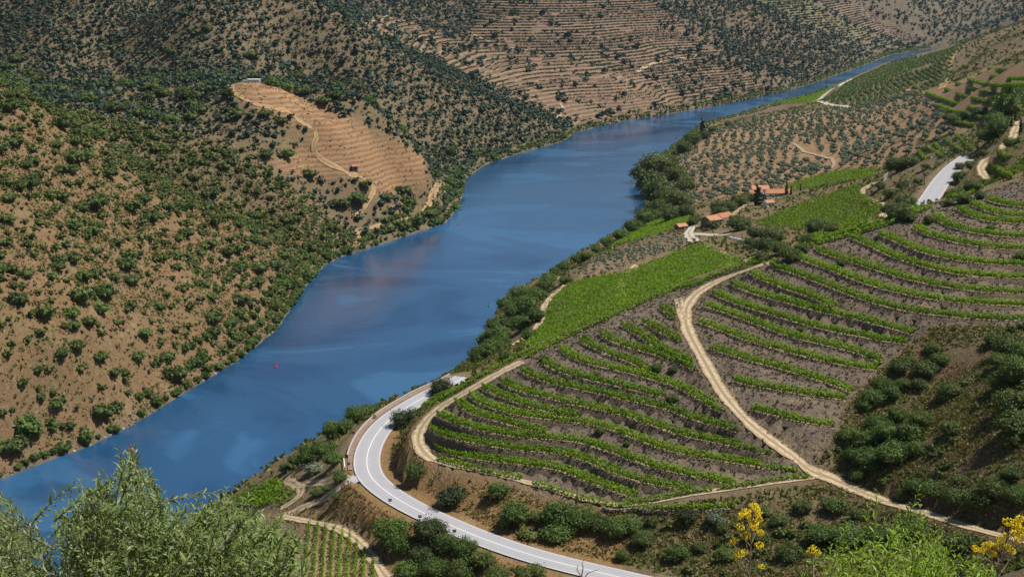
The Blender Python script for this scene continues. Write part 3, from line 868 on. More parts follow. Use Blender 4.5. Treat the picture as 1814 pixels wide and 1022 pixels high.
# low parapet along the outside of the bend: a swept block with its cap
def sweep(P, prof, closed=False):
    T = np.gradient(P[:, :2], axis=0); T /= np.linalg.norm(T, axis=1)[:, None] + 1e-9
    Nn = np.stack([-T[:, 1], T[:, 0]], -1)
    prof = np.array(prof, float)
    V = np.zeros((len(P), len(prof), 3))
    V[..., 0] = P[:, None, 0] + Nn[:, None, 0] * prof[None, :, 0]
    V[..., 1] = P[:, None, 1] + Nn[:, None, 1] * prof[None, :, 0]
    V[..., 2] = P[:, None, 2] + prof[None, :, 1]
    k_ = len(prof)
    ii = np.arange(len(P) * k_).reshape(len(P), k_)
    F = np.stack([ii[:-1, :-1], ii[1:, :-1], ii[1:, 1:], ii[:-1, 1:]], -1).reshape(-1, 4)
    return V.reshape(-1, 3), F
par = side_line(RD[:52], -4.75)
par = par[:int(np.argmax(to_photo(par[:, 0], par[:, 1], par[:, 2])[1] > 812))]
V, F_ = sweep(par, [(-0.16, -0.6), (-0.16, 0.5), (0.16, 0.5), (0.16, -0.6)])
wall_o = put('parapet_wall', new_mesh('parapet_wall', V, F_), plain_mat('parapet stone', (0.27, 0.21, 0.18), 0.9, 0.25, 0.7), label='low brown parapet wall along the outer edge of the road bend', cat='wall')
V, F_ = sweep(par, [(-0.22, 0.503), (-0.22, 0.62), (0.22, 0.62), (0.22, 0.503), (-0.22, 0.503)])
put('coping', new_mesh('coping', V, F_), M_CONC, parent=wall_o)

M_BLACK = plain_mat('black panel', (0.02, 0.02, 0.02), 0.5, 0.2, 3)
M_POST = plain_mat('pale post', (0.55, 0.53, 0.5), 0.6, 0.1, 3)
M_WOOD = plain_mat('weathered pole wood', (0.16, 0.12, 0.09), 0.9, 0.3, 4)

def chevron(x, y, z, rz, label):
    e = bpy.data.objects.new('road_delineator', None); COL.objects.link(e)
    e.location = (x, y, z); e.rotation_euler = (0, 0, rz)
    tag(e, None, label, 'road marker', 'dark marker posts along the bend')
    b = Build().box((0, 0, 0.42), (0.09, 0.09, 0.9)); put('post', b.mesh('post'), M_POST, e)
    b = Build().box((0, -0.055, 1.12), (0.75, 0.05, 0.62), taper=0.96); put('panel', b.mesh('panel'), M_BLACK, e)
    b = Build().box((0, -0.085, 1.12), (0.5, 0.01, 0.09)); put('reflector', b.mesh('reflector'), M_WHITE, e)
    return e
MK = [(636,862,'dark marker panel at the junction of road and dirt track'), (691,893,'dark marker panel second from the track junction, near edge of road'),
      (744,922,'dark marker panel third from the track junction, above the tree clump'), (805,948,'dark marker panel lowest along the near edge of the road'),
      (618,828,'small dark marker beside the parapet end above the lone tree'), (626,773,'small dark marker on the dry verge outside the parapet'),
      (642,750,'small dark marker highest on the dry verge outside the parapet')]
for u_, v_, lb in MK:
    p_ = drop([u_], [v_])[0]
    chevron(p_[0], p_[1], p_[2] - 0.1, 0.15, lb)
# short white railing by the junction
p0, p1 = drop([609.0, 611.0], [817.0, 833.0])
rail = bpy.data.objects.new('guard_rail', None); COL.objects.link(rail); rail.location = p0
tag(rail, None, 'short white guard rail between the road and the olive trees', 'guard rail')
dv = p1 - p0
for t_ in (0.0, 0.5, 1.0):
    q = dv * t_; q[2] = H(p0[0] + q[0], p0[1] + q[1]) - p0[2]
    put('post', Build().box((q[0], q[1], 0.4 + q[2]), (0.14, 0.14, 1.0)).mesh('post'), M_POST, rail)
put('beam', Build().tube([(0, 0, .75), tuple(dv * 0.5 + np.array([0, 0, .78])), tuple(dv + np.array([0, 0, .75]))], [0.14] * 3, 6).mesh('beam'), M_WHITE, rail)

# ------------------------------------------------------------------ leaf builders
def quads_to(V, tint):
    n_ = len(V) // 4
    return V, np.arange(n_ * 4).reshape(n_, 4), tint

def cards(rng, C, NRM, size, aspect=0.62, jitter=0.5):
    """one small leaf spray per centre, facing roughly NRM"""
    n_ = len(C)
    nr = NRM + rng.normal(0, jitter, (n_, 3)); nr /= np.linalg.norm(nr, axis=1)[:, None] + 1e-9
    r = rng.normal(0, 1, (n_, 3))
    a_ = np.cross(nr, r); a_ /= np.linalg.norm(a_, axis=1)[:, None] + 1e-9
    b_ = np.cross(nr, a_)
    s = (np.asarray(size) * rng.uniform(0.65, 1.3, n_))[:, None]
    k_ = rng.uniform(0.7, 1.2, (n_, 4, 1))
    V = np.stack([C - a_ * s * k_[:, 0], C - b_ * s * aspect * k_[:, 1], C + a_ * s * k_[:, 2], C + b_ * s * aspect * k_[:, 3]], 1)
    V[:, 1] += nr * s * 0.18; V[:, 3] -= nr * s * 0.12
    return V.reshape(-1, 3)

_cs = {}
def cube_sphere(nd=3):
    if nd not in _cs:
        V = {}; F = []
        g = np.linspace(-1, 1, nd + 1)
        def vid(p):
            k_ = tuple(np.round(p, 5))
            if k_ not in V: V[k_] = len(V)
            return V[k_]
        for ax in range(3):
            for sg in (-1, 1):
                for i in range(nd):
                    for j in range(nd):
                        q = []
                        for di, dj in ((0, 0), (1, 0), (1, 1), (0, 1)):
                            p = [0, 0, 0]; p[ax] = sg; p[(ax + 1) % 3] = g[i + di]; p[(ax + 2) % 3] = g[j + dj]
                            q.append(vid(p))
                        F.append(q if sg > 0 else q[::-1])
        P = np.array(sorted(V, key=V.get), float)
        _cs[nd] = (P / np.linalg.norm(P, axis=1)[:, None], np.array(F))
    return _cs[nd]

def crown(rng, lobes, n_leaf, leaf, core=0.74, jitter=0.6, nd=3, n_core=99, clumps=None):
    """lobes: (x,y,z,rx,ry,rz). A dense inner mass and leaf sprays over and through its skin"""
    Vs, Fs, Ts = [], [], []; off = 0
    L = np.array(lobes, float)
    sv, sf = cube_sphere(nd)
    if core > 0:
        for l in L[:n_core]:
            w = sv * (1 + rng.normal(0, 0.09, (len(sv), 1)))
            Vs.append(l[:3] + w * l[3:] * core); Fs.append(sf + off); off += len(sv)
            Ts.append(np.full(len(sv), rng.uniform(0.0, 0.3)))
    w_ = (L[:, 3] * L[:, 4] + L[:, 3] * L[:, 5]); w_ /= w_.sum()
    nc = clumps or max(6, n_leaf // 9)                     # sprays gather in clumps over each lobe
    cw = rng.choice(len(L), nc, p=w_)
    cd = rng.normal(0, 1, (nc, 3)); cd /= np.linalg.norm(cd, axis=1)[:, None]
    cd[:, 2] = np.where(cd[:, 2] < -0.35, -cd[:, 2], cd[:, 2])
    cc = L[cw, :3] + cd * rng.uniform(0.74, 1.06, nc)[:, None] * L[cw, 3:]
    cr = L[cw, 3] * rng.uniform(.22, .42, nc)
    which = rng.integers(0, nc, n_leaf)
    off_ = rng.normal(0, .6, (n_leaf, 3))
    C = cc[which] + off_ * cr[which][:, None] * [1, 1, .8]
    d = cd[which] * .8 + off_ * .9; d /= np.linalg.norm(d, axis=1)[:, None] + 1e-9
    V = cards(rng, C, d + np.array([0, 0, .35]), leaf, 0.65, jitter)
    Vs.append(V); Fs.append(np.arange(len(V)).reshape(-1, 4) + off)
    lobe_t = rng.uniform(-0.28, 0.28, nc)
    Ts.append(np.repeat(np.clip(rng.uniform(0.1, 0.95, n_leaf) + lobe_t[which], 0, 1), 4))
    return np.vstack(Vs), np.vstack(Fs), np.concatenate(Ts)

def bush_lobes(rng, n_, spread=0.55, flat=0.8):
    out_ = [(0, 0, 0.62 * flat, 0.72, 0.72, 0.62 * flat)]
    for i in range(n_):
        t = 2 * math.pi * (i + rng.uniform(-.3, .3)) / n_
        r = spread * rng.uniform(0.7, 1.1); k_ = rng.uniform(0.36, 0.56)
        out_.append((r * math.cos(t), r * math.sin(t), rng.uniform(0.35, 0.8) * flat, k_, k_, k_ * rng.uniform(0.8, 1.05)))
    return out_

def leaf_mesh(name, data):
    V, F, T = data
    me = new_mesh(name, V, F)
    a_ = me.attributes.new('tint', 'FLOAT', 'POINT'); a_.data.foreach_set('value', T.astype(np.float32))
    return me

def heap(name, variants, P, S_, mat, label=None, kind='stuff', parent=None, cat=None, stretch=None, jit=0.25):
    """many small plants as one mesh"""
    rng = np.random.default_rng(len(P) + 5)
    Vs, Fs, Ts = [], [], []; off = 0
    which = rng.integers(0, len(variants), len(P)); rot = rng.uniform(0, 6.28, len(P))
    for k_, (V, F, T) in enumerate(variants):
        i = np.where(which == k_)[0]
        if not len(i): continue
        c, s = np.cos(rot[i])[:, None], np.sin(rot[i])[:, None]
        sc = S_[i][:, None]
        hz = sc * (1 if stretch is None else stretch[i][:, None])
        X = V[None, :, 0] * c - V[None, :, 1] * s; Y = V[None, :, 0] * s + V[None, :, 1] * c
        W = np.stack([X * sc + P[i, 0:1], Y * sc + P[i, 1:2], V[None, :, 2] * hz + P[i, 2:3]], -1)
        Vs.append(W.reshape(-1, 3))
        Fs.append((F[None] + (np.arange(len(i)) * len(V))[:, None, None]).reshape(-1, 4) + off); off += len(i) * len(V)
        Ts.append(np.clip(T[None] * 0.7 + rng.uniform(0, jit + 0.1, (len(i), 1)), 0, 1).ravel())
    me = leaf_mesh(name, (np.vstack(Vs), np.vstack(Fs), np.concatenate(Ts)))
    return put(name, me, mat, parent=parent, kind=kind, label=label, cat=cat)

rg = np.random.default_rng(3)
V_FAR = [crown(rg, bush_lobes(rg, 3), 15, 0.38, 0.85, .6, 1, 1) for _ in range(8)]
V_MIDB = [crown(rg, bush_lobes(rg, 5), 76, 0.24, 0.78, .6, 1, 4) for _ in range(8)]
V_TUFT = [(lambda q: (q, np.arange(len(q)).reshape(-1, 4), np.repeat(rg.uniform(0, 1, len(q) // 4), 4)))(
    cards(rg, rg.normal(0, 0.35, (5, 3)) * [1, 1, .5] + [0, 0, .35], rg.normal(0, 1, (5, 3)) * [1, 1, .4], 0.48)) for _ in range(5)]

# ------------------------------------------------------------------ terraces: bench, lip and bank of each step
m, n, o = mat_new('terrace earth')
P = pos_vec(n)
f = noise(n, P, 0.7, 4, 0.7); g = noise(n, P, 3.5, 3, 0.7)
c = mixc(n, (0.27, 0.19, 0.115), (0.37, 0.28, 0.18), f)
c = mixc(n, c, (0.22, 0.19, 0.10), math_(n, 'MULTIPLY', ramp(n, g, [(0.35, (1, 1, 1)), (0.5, (0, 0, 0))]), 0.4))
principled(n, o, c, 0.95, 0.1, g, 0.5, 0.15)
M_BENCH = m
m, n, o = mat_new('schist bank')
P = pos_vec(n)
f = noise(n, P, 0.5, 5, 0.7); g = noise(n, P, 2.6, 4, 0.75)
c = ramp(n, g, [(0.3, (0.07, 0.055, 0.042)), (0.5, (0.170, 0.126, 0.092)), (0.68, (0.30, 0.235, 0.175))])
c = mixc(n, c, (0.10, 0.10, 0.05), math_(n, 'MULTIPLY', ramp(n, f, [(0.5, (0, 0, 0)), (0.66, (1, 1, 1))]), 0.5))
principled(n, o, c, 0.95, 0.1, math_(n, 'ADD', g, f), 0.9, 0.5)
M_BANK = m

def hedge(rng, P, Nn, off, step=0.30, per=9, h=1.35, w=0.44, leaf=0.265, base=0.2):
    """a trained vine row: leaf sprays about a wall of foliage, with lean and gaps"""
    Q = resample(np.c_[P[:, :2] + Nn * off, P[:, 2]], step)
    n_ = len(Q)
    T = np.gradient(Q[:, :2], axis=0); T /= np.linalg.norm(T, axis=1)[:, None] + 1e-9
    Wn = np.stack([-T[:, 1], T[:, 0]], -1)
    ht = h * (1 + 0.22 * fbm(Q[:, 0] / 2.2, Q[:, 1] / 2.2, 41, 3) + 0.25 * fbm(Q[:, 0] / 12, Q[:, 1] / 12, 43, 2))
    wd = w * (1 + 0.4 * fbm(Q[:, 0] / 1.6, Q[:, 1] / 1.6, 47, 2))
    i = np.repeat(np.arange(n_), per)
    gap = fbm(Q[:, 0] / 5, Q[:, 1] / 5, 53, 3) < -0.31
    i = i[~gap[i] | (rng.random(len(i)) < 0.25)]
    tt = rng.uniform(0, 1, len(i)); ph = rng.uniform(-1, 1, len(i))
    prof = np.sqrt(np.clip(1 - (2 * tt - 1) ** 4, 0, 1))
    lat = ph * wd[i] * (0.55 + 0.45 * prof)
    C = np.stack([Q[i, 0] + Wn[i, 0] * lat + rng.normal(0, .1, len(i)), Q[i, 1] + Wn[i, 1] * lat + rng.normal(0, .1, len(i)), Q[i, 2] + base + tt * (ht[i] - base)], -1)
    nr = np.stack([Wn[i, 0] * ph, Wn[i, 1] * ph, 0.3 + 0.7 * tt], -1)
    ok = np.ones(len(i), bool)
    for nm_, rad in (('diag', 2.6), ('spur', 2.4), ('estate', 2.4), ('curve', 2.2)):
        L_ = TRK[nm_][:, :2]
        near_ = (C[:, 0] > L_[:, 0].min() - 4) & (C[:, 0] < L_[:, 0].max() + 4) & (C[:, 1] > L_[:, 1].min() - 4) & (C[:, 1] < L_[:, 1].max() + 4)
        if near_.any():
            d_, _, _ = seg_dist(C[near_, 0], C[near_, 1], [tuple(p) for p in L_[::2]])
            ok[np.where(near_)[0][d_ < rad]] = False
    C, nr, i = C[ok], nr[ok], i[ok]
    V = cards(rng, C, nr, leaf, 0.75, 0.55)
    t0 = 0.45 + 0.9 * fbm(Q[:, 0] / 7, Q[:, 1] / 7, 59, 2)
    tint = np.repeat(np.clip(t0[i] + rng.uniform(-0.35, 0.35, len(i)), 0, 1), 4)
    return V, np.arange(len(V)).reshape(-1, 4), tint

def trellis(P, Nn, off, parent):
    Q = resample(np.c_[P[:, :2] + Nn * off, P[:, 2]], 5.0)
    b = Build()
    for q in Q:
        b.box((q[0], q[1], q[2] + 0.75), (0.10, 0.10, 1.6))
    s = b.mesh('posts'); put('trellis_posts', s, M_WOOD, parent=parent, kind='stuff')

ORD = ['lowest', 'second lowest', 'third lowest', 'fourth', 'fifth', 'sixth', 'seventh', 'eighth', 'ninth', 'tenth', 'eleventh', 'twelfth', 'thirteenth', 'fourteenth', 'topmost']
ORDU = ['lowest', 'second', 'third', 'fourth', 'fifth', 'sixth', 'seventh', 'eighth', 'ninth', 'tenth', 'eleventh', 'twelfth', 'thirteenth', 'fourteenth', 'fifteenth', 'sixteenth', 'seventeenth', 'topmost']
cnt = {'T': 0, 'U': 0}
vr = np.random.default_rng(21)
for nm, P, Nn in BENCH:
    if len(P) < 4: continue
    k_ = cnt[nm]; cnt[nm] += 1
    Q = P.copy(); Q[:, :2] = P[:, :2] + Nn * (BW / 2)
    # bench tread
    zt = P[:, 2] + 0.12
    outer = P[:, :2] - Nn * 0.35; inner = P[:, :2] + Nn * BW
    foot = P[:, :2] - Nn * 1.25; edge = P[:, :2] - Nn * 0.62
    wob = 0.12 * fbm(P[:, 0] / 1.3, P[:, 1] / 1.3, 71, 2)
    sl = np.maximum(H(inner[:, 0] + Nn[:, 0] * .8, inner[:, 1] + Nn[:, 1] * .8), zt + .3)
    V = np.stack([np.c_[inner, zt + 0.02], np.c_[P[:, :2] + Nn * 1.5, zt + wob], np.c_[outer + Nn * wob[:, None], zt + wob * .5]], 1).reshape(-1, 3)
    ii = np.arange(len(P) * 3).reshape(-1, 3)
    F_ = np.stack([ii[:-1, :-1], ii[:-1, 1:], ii[1:, 1:], ii[1:, :-1]], -1).reshape(-1, 4)
    put('terrace_bench', new_mesh('terrace_bench', V, F_, True), M_BENCH, kind='structure')
    hf = np.minimum(H(foot[:, 0], foot[:, 1]) - 0.15, zt - 0.35)
    V = np.stack([np.c_[outer + Nn * wob[:, None], zt + wob * .5 - 0.004], np.c_[edge + Nn * wob[:, None], zt - 0.22], np.c_[foot, hf]], 1).reshape(-1, 3)
    put('terrace_bank', new_mesh('terrace_bank', V, F_, True), M_BANK, kind='structure')
    where = 'terrace of the spur above the road bend' if nm == 'T' else 'terrace to the right of the dirt track'
    od = (ORD if nm == 'T' else ORDU)[k_]
    grp = 'vine rows on the spur terraces' if nm == 'T' else 'vine rows on the upper terraces'
    for off, wd in ((0.30, 'front'), (1.85, 'back')):
        V, F_, T = hedge(vr, np.c_[P[:, :2], zt], Nn, off)
        o_ = put('vine_row', leaf_mesh('vine_row', (V, F_, T)), M_VINE, label='%s green vine row on the %s %s' % (wd, od, where), cat='vine row', group=grp)
        if wd == 'front': trellis(np.c_[P[:, :2], zt], Nn, off, o_)

CL = ['vine row along the crest beside the pale spur track', 'vine row on the crest between the two green fields and the terraces', 'vine row on the topmost crest below the estate track']
for (z0, z1, pl), lb in zip(CREST, CL):
    P = drop_line(pl, 1.5, 3)
    T = np.gradient(P[:, :2], axis=0); T /= np.linalg.norm(T, axis=1)[:, None] + 1e-9
    Nn = np.stack([-T[:, 1], T[:, 0]], -1)
    for off, wd in ((0.0, 'near'), (2.2, 'middle'), (4.4, 'far')):
        Q = P.copy(); Q[:, 2] = H(P[:, 0] + Nn[:, 0] * off, P[:, 1] + Nn[:, 1] * off)
        V, F_, T_ = hedge(vr, Q, Nn, off, per=8)
        put('vine_row', leaf_mesh('vine_row', (V, F_, T_)), M_VINE, label='%s %s' % (wd, lb), cat='vine row', group='vine rows along the crest')
# row along the toe path and its continuation
TOE = [([(742,792),(756,806),(785,819),(850,836),(900,846),(925,850)], 'vine row on the wall edge below the toe path, left end', 0.9),
       ([(945,860),(985,870),(1020,884),(1062,894),(1085,898)], 'vine row hanging over the toe path bend', 0.9),
       ([(1105,893),(1150,889),(1230,873),(1262,869)], 'gappy vine row on the stone edge left of the path gap', 0.8),
       ([(1275,867),(1340,858),(1400,850),(1436,846)], 'gappy vine row on the stone edge ending at the track junction', 0.8),
       ([(1092,899),(1130,903),(1180,903),(1240,902),(1302,899)], 'lowest straight vine row under the stone edge', 0.9)]
for pl, lb, hh in TOE:
    P = drop_line(pl, 1.5, 2)
    T = np.gradient(P[:, :2], axis=0); T /= np.linalg.norm(T, axis=1)[:, None] + 1e-9
    V, F_, T_ = hedge(vr, P, np.stack([-T[:, 1], T[:, 0]], -1), 0.0, per=8, h=1.6 * hh, w=0.65)
    put('vine_row', leaf_mesh('vine_row', (V, F_, T_)), M_VINE, label=lb, cat='vine row', group='vine rows along the toe path')

# dry stone wall under the toe path
P = drop_line([(1070,903),(1100,907),(1200,909),(1305,906)], 1.2, 3)
T = np.gradient(P[:, :2], axis=0); T /= np.linalg.norm(T, axis=1)[:, None] + 1e-9
b = Build(); rs = random.Random(5)
for row in range(2):
    for i, q in enumerate(resample(P, 0.75)):
        if rs.random() < 0.25: continue
        b.box((q[0] + rs.uniform(-.1, .1), q[1] - 0.2 + rs.uniform(-.12, .12) + 0.12 * row, H(q[0], q[1]) + 0.15 + row * 0.36), (rs.uniform(.5, .85), rs.uniform(.35, .55), rs.uniform(.28, .4)), rs.uniform(-.3, .3), rs.uniform(.75, .95))
put('dry_stone_wall', b.mesh('stones'), plain_mat('schist stone', (0.24, 0.205, 0.175), 0.9, 0.5, 0.6), label='low dry stone wall under the toe path of the terraces', cat='stone wall')

# rows on the terraces further up the right hand slope, and a small plot of short rows
RTR = [[(1751,125),(1777,128),(1990,132)], [(1734,132),(1759,139),(1789,143),(1990,146)], [(1716,144),(1742,152),(1765,155),(1990,156)], [(1694,150),(1718,161),(1742,166),(1777,171),(1793,174)],
       [(1675,161),(1700,172),(1727,179),(1753,185),(1777,190)], [(1641,167),(1665,177),(1694,187),(1718,194),(1746,203)], [(1661,190),(1683,199),(1718,208),(1742,213)], [(1683,217),(1706,223),(1724,226)]]
for i, pl in enumerate(RTR):
    P = drop_line(pl, 2.0, 2)
    T = np.gradient(P[:, :2], axis=0); T /= np.linalg.norm(T, axis=1)[:, None] + 1e-9
    V, F_, T_ = hedge(vr, P, np.stack([-T[:, 1], T[:, 0]], -1), 0.0, step=0.5, per=16, h=2.3, w=1.15, leaf=0.5)
    put('vine_row', leaf_mesh('vine_row', (V, F_, T_)), M_VINE, label='%s broad vine row from the top of the reddish terraces right of the olive grove' % ['first', 'second', 'third', 'fourth', 'fifth', 'sixth', 'seventh', 'eighth'][i], cat='vine row', group='vine rows on the reddish terraces')
SMV = [[(1627,270),(1637,284)], [(1641,262),(1668,280)], [(1655,257),(1674,277)], [(1672,249),(1702,271)], [(1694,243),(1722,268)], [(1640,256),(1668,246),(1690,238)], [(1752,297),(1768,303),(1790,312)], [(1768,273),(1785,283),(1975,312)], [(1796,255),(1975,272)],
       [(1757,322),(1780,311),(1793,306)], [(1762,300),(1790,318)]]
for i, pl in enumerate(SMV):
    P = drop_line(pl, 1.5, 2)
    T = np.gradient(P[:, :2], axis=0); T /= np.linalg.norm(T, axis=1)[:, None] + 1e-9
    V, F_, T_ = hedge(vr, P, np.stack([-T[:, 1], T[:, 0]], -1), 0.0, step=0.4, per=10, h=1.7, w=0.7, leaf=0.42)
    put('vine_row', leaf_mesh('vine_row', (V, F_, T_)), M_VINEY, label=('%s from left of the short slanting rows in the small plot above the upper road' if i < 6 else '%s of the vine rows beside the pale estate track') % ['first', 'second', 'third', 'fourth', 'fifth', 'crossing', 'lower left', 'middle', 'topmost', 'crest', 'slanting'][i], cat='vine row', group=('short rows of the small plot' if i < 6 else 'vine rows beside the estate track'))
# straight rows of the young vineyard at the foot of the frame
TOPS = [(549,930,536),(563,932,552),(577,934,568),(592,939,583),(606,946,598),(620,951,612),(632,962,627),(646,976,642),(662,995,660)]
for i, (ut, vt, ub) in enumerate(TOPS):
    P = drop_line([(ut, vt), ((ut + ub) / 2, (vt + 1050) / 2), (ub, 1050)], 1.2, 1)
    T = np.gradient(P[:, :2], axis=0); T /= np.linalg.norm(T, axis=1)[:, None] + 1e-9
    V, F_, T_ = hedge(vr, P, np.stack([-T[:, 1], T[:, 0]], -1), 0.0, per=6, h=1.3, w=0.3, leaf=0.24)
    put('vine_row', leaf_mesh('vine_row', (V, F_, T_)), M_VINE, label='%s straight vine row of the ploughed plot beside the foreground olive' % ['first', 'second', 'third', 'fourth', 'fifth', 'sixth', 'seventh', 'eighth', 'ninth'][i] + ' from left', cat='vine row', group='straight rows of the ploughed plot')

# ------------------------------------------------------------------ full vineyard fields: planted in rows, seen as one canopy
def field_rows(poly, y0, y1, ang, gap, along, seed, wob=0.25):
    """plant positions in rows across a field outlined on the hillside"""
    q = drop(*np.array([(u_, v_) for u_, v_ in poly], float).T)
    q = q[(q[:, 1] > y0 * 0.9) & (q[:, 1] < y1 * 1.1)]
    x0, x1, ya, yb = q[:, 0].min() - 5, q[:, 0].max() + 5, max(y0, q[:, 1].min() - 40), min(y1, q[:, 1].max() + 40)
    cx, cy = (x0 + x1) / 2, (ya + yb) / 2; R = math.hypot(x1 - x0, yb - ya) / 2
    rng = np.random.default_rng(seed)
    s, t = np.meshgrid(np.arange(-R, R, gap), np.arange(-R, R, along))
    s = s + rng.normal(0, wob * gap * .35, s.shape) + 0.8 * gap * np.sin(t / 37.0); t = t + rng.normal(0, along * .3, t.shape)
    X = cx + s * math.cos(ang) - t * math.sin(ang); Y = cy + s * math.sin(ang) + t * math.cos(ang)
    X, Y = X.ravel(), Y.ravel()
    Z = H(X, Y)
    u_, v_ = to_photo(X, Y, Z)
    k_ = in_poly(u_, v_, poly) & (Y > y0) & (Y < y1)
    return np.stack([X[k_], Y[k_], Z[k_]], -1)

V_VINE = []
for _ in range(6):
    C = rg.normal(0, 0.38, (9, 3)) * [1, 1, .55] + [0, 0, .75]
    q = cards(rg, C, rg.normal(0, .6, (9, 3)) + [0, 0, .8], 0.42, 0.75)
    V_VINE.append((q, np.arange(len(q)).reshape(-1, 4), np.repeat(rg.uniform(0.1, 1, 9), 4)))
def plant_field(poly, y0, y1, ang, gap, along, size, mat, label, seed, name='vineyard_field'):
    P = field_rows(poly, y0, y1, ang, gap, along, seed)
    rng = np.random.default_rng(seed)
    keep = rng.random(len(P)) < 0.93 - 0.5 * (fbm(P[:, 0] / 14, P[:, 1] / 14, seed, 3) < -0.22)
    P = P[keep]
    S_ = size * rng.uniform(0.75, 1.25, len(P)) * (1 + 0.6 * fbm(P[:, 0] / 10, P[:, 1] / 10, seed + 3, 2))
    return heap(name, V_VINE, P, S_, mat, label, 'stuff', cat='vineyard')
plant_field(P_F1, 400, 800, 0.5, 2.3, 0.9, 0.95, M_VINE, 'deep green vineyard field behind the spur, crossed by a tan path', 1)
plant_field(P_F2, 480, 900, 0.9, 2.4, 0.9, 1.0, M_VINEY, 'yellow green vineyard field below the red roofed house', 2)
plant_field(P_F2B, 340, 640, 0.55, 2.0, 0.8, 0.9, M_VINEY, 'narrow yellow green vineyard strip along the crest', 3)
plant_field(P_F3, 600, 950, 0.5, 2.4, 1.0, 1.0, M_VINE, 'small bright vineyard field between river trees and barns', 4)
plant_field(P_F4, 600, 1000, 0.4, 2.6, 1.1, 1.05, M_VINE, 'green vineyard plot behind the red roofed house', 5)
plant_field(P_F5, 280, 420, 0.9, 1.9, 0.75, 0.85, M_VINE, 'small leafy vineyard patch inside the dirt track loop', 6)
plant_field(P_VSTRIP, 1200, 2400, 0.2, 4.0, 1.6, 1.5, M_VINE, 'light green riverside strip of vines below the white track', 7)

# ------------------------------------------------------------------ contour vines on the far slopes
V_VF = []
for _ in range(5):
    C = rg.normal(0, 0.35, (4, 3)) * [1, 1, .5] + [0, 0, .5]
    q = cards(rg, C, rg.normal(0, .6, (4, 3)) + [0, 0, .7], 0.55, 0.75)
    V_VF.append((q, np.arange(len(q)).reshape(-1, 4), np.repeat(rg.uniform(0, 1, 4), 4)))
def contour_vines(poly, y0, y1, dz, n_, size, mat, label, seed, dens=0.8):
    rng = np.random.default_rng(seed)
    q = np.array(poly, float)
    # sample over the slope itself
    h_ = drop(np.clip(q[:, 0], -40, 1850), np.clip(q[:, 1], -18, 1040))
    h_ = h_[(h_[:, 1] > y0 * .95) & (h_[:, 1] < y1 * 1.05)]
    x0, x1, ya, yb = h_[:, 0].min(), h_[:, 0].max(), max(y0, h_[:, 1].min() - 60), min(y1, h_[:, 1].max() + 200)
    X = rng.uniform(x0, x1, n_); Y = rng.uniform(ya, yb, n_)
    for _ in range(3):                                   # slide each plant to its nearest contour
        Z = H(X, Y); e = 3.0
        gx = (H(X + e, Y) - H(X - e, Y)) / (2 * e); gy = (H(X, Y + e) - H(X, Y - e)) / (2 * e)
        g2 = gx * gx + gy * gy + 1e-4
        tgt = np.round(Z / dz) * dz
        st = np.clip((tgt - Z) / g2, -12, 12)
        X = X + gx * st; Y = Y + gy * st
    Z = H(X, Y)
    u_, v_ = to_photo(X, Y, Z)
    k_ = in_poly(u_, v_, poly) & (Y > y0) & (Y < y1) & (np.abs(Z - np.round(Z / dz) * dz) < 0.5) & (np.sqrt(g2) > 0.06)
    k_ &= fbm(X / 30, Y / 30, seed, 3) > -(dens - 0.6)
    P = np.stack([X, Y, Z], -1)[k_]
    return heap('hillside_vines', V_VF, P, size * rng.uniform(0.7, 1.3, len(P)), mat, label, 'stuff', cat='vineyard')
contour_vines(P_VHILL, 1200, 2100, 1.9, 60000, 1.45, M_FARG, 'contour rows of vines on the hill upstream by the white track', 11)
contour_vines(P_MA, 1350, 1850, 2.6, 30000, 1.15, M_FARV, 'sparse contour rows of vines on the reddish spur across the river', 12, 0.7)
contour_vines(P_MB, 1600, 2300, 2.8, 30000, 1.5, M_FARV, 'contour rows of vines on the broad terraced hill across the river', 13)
contour_vines(P_MC, 1600, 2200, 2.6, 16000, 1.4, M_FARV, 'contour rows of vines low on the terraced hill by the river', 14)
contour_vines(P_MD, 1900, 3200, 3.4, 14000, 2.2, M_FARV, 'green contour vines on the farthest slope', 15)
contour_vines(P_ME, 1900, 3200, 3.4, 12000, 1.8, M_FARV, 'dark contour vines on the purple farthest slope', 16)

# ------------------------------------------------------------------ trees and bushes
def seen(P, tol=0.04):
    """which points the eye on the lookout can see past the ground"""
    u_, v_ = to_photo(P[:, 0], P[:, 1], P[:, 2] + 1.5)
    h_ = drop(u_, v_)
    return (u_ > -150) & (u_ < 1970) & (v_ > -30) & (v_ < 1075) & (h_[:, 1] > P[:, 1] * (1 - tol) - 4)

def thin(P, R):
    """drop points crowding a neighbour"""
    cell = {}; keep = []
    rmax = float(np.max(R)) * 1.6
    for i in range(len(P)):
        cx, cy = int(P[i, 0] // rmax), int(P[i, 1] // rmax); ok = True
        for a_ in (-1, 0, 1):
            for b_ in (-1, 0, 1):
                for j in cell.get((cx + a_, cy + b_), ()):
                    if (P[i, 0] - P[j, 0]) ** 2 + (P[i, 1] - P[j, 1]) ** 2 < (0.72 * (R[i] + R[j])) ** 2:
                        ok = False; break
                if not ok: break
            if not ok: break
        if ok:
            cell.setdefault((cx, cy), []).append(i); keep.append(i)
    return np.array(keep, int)

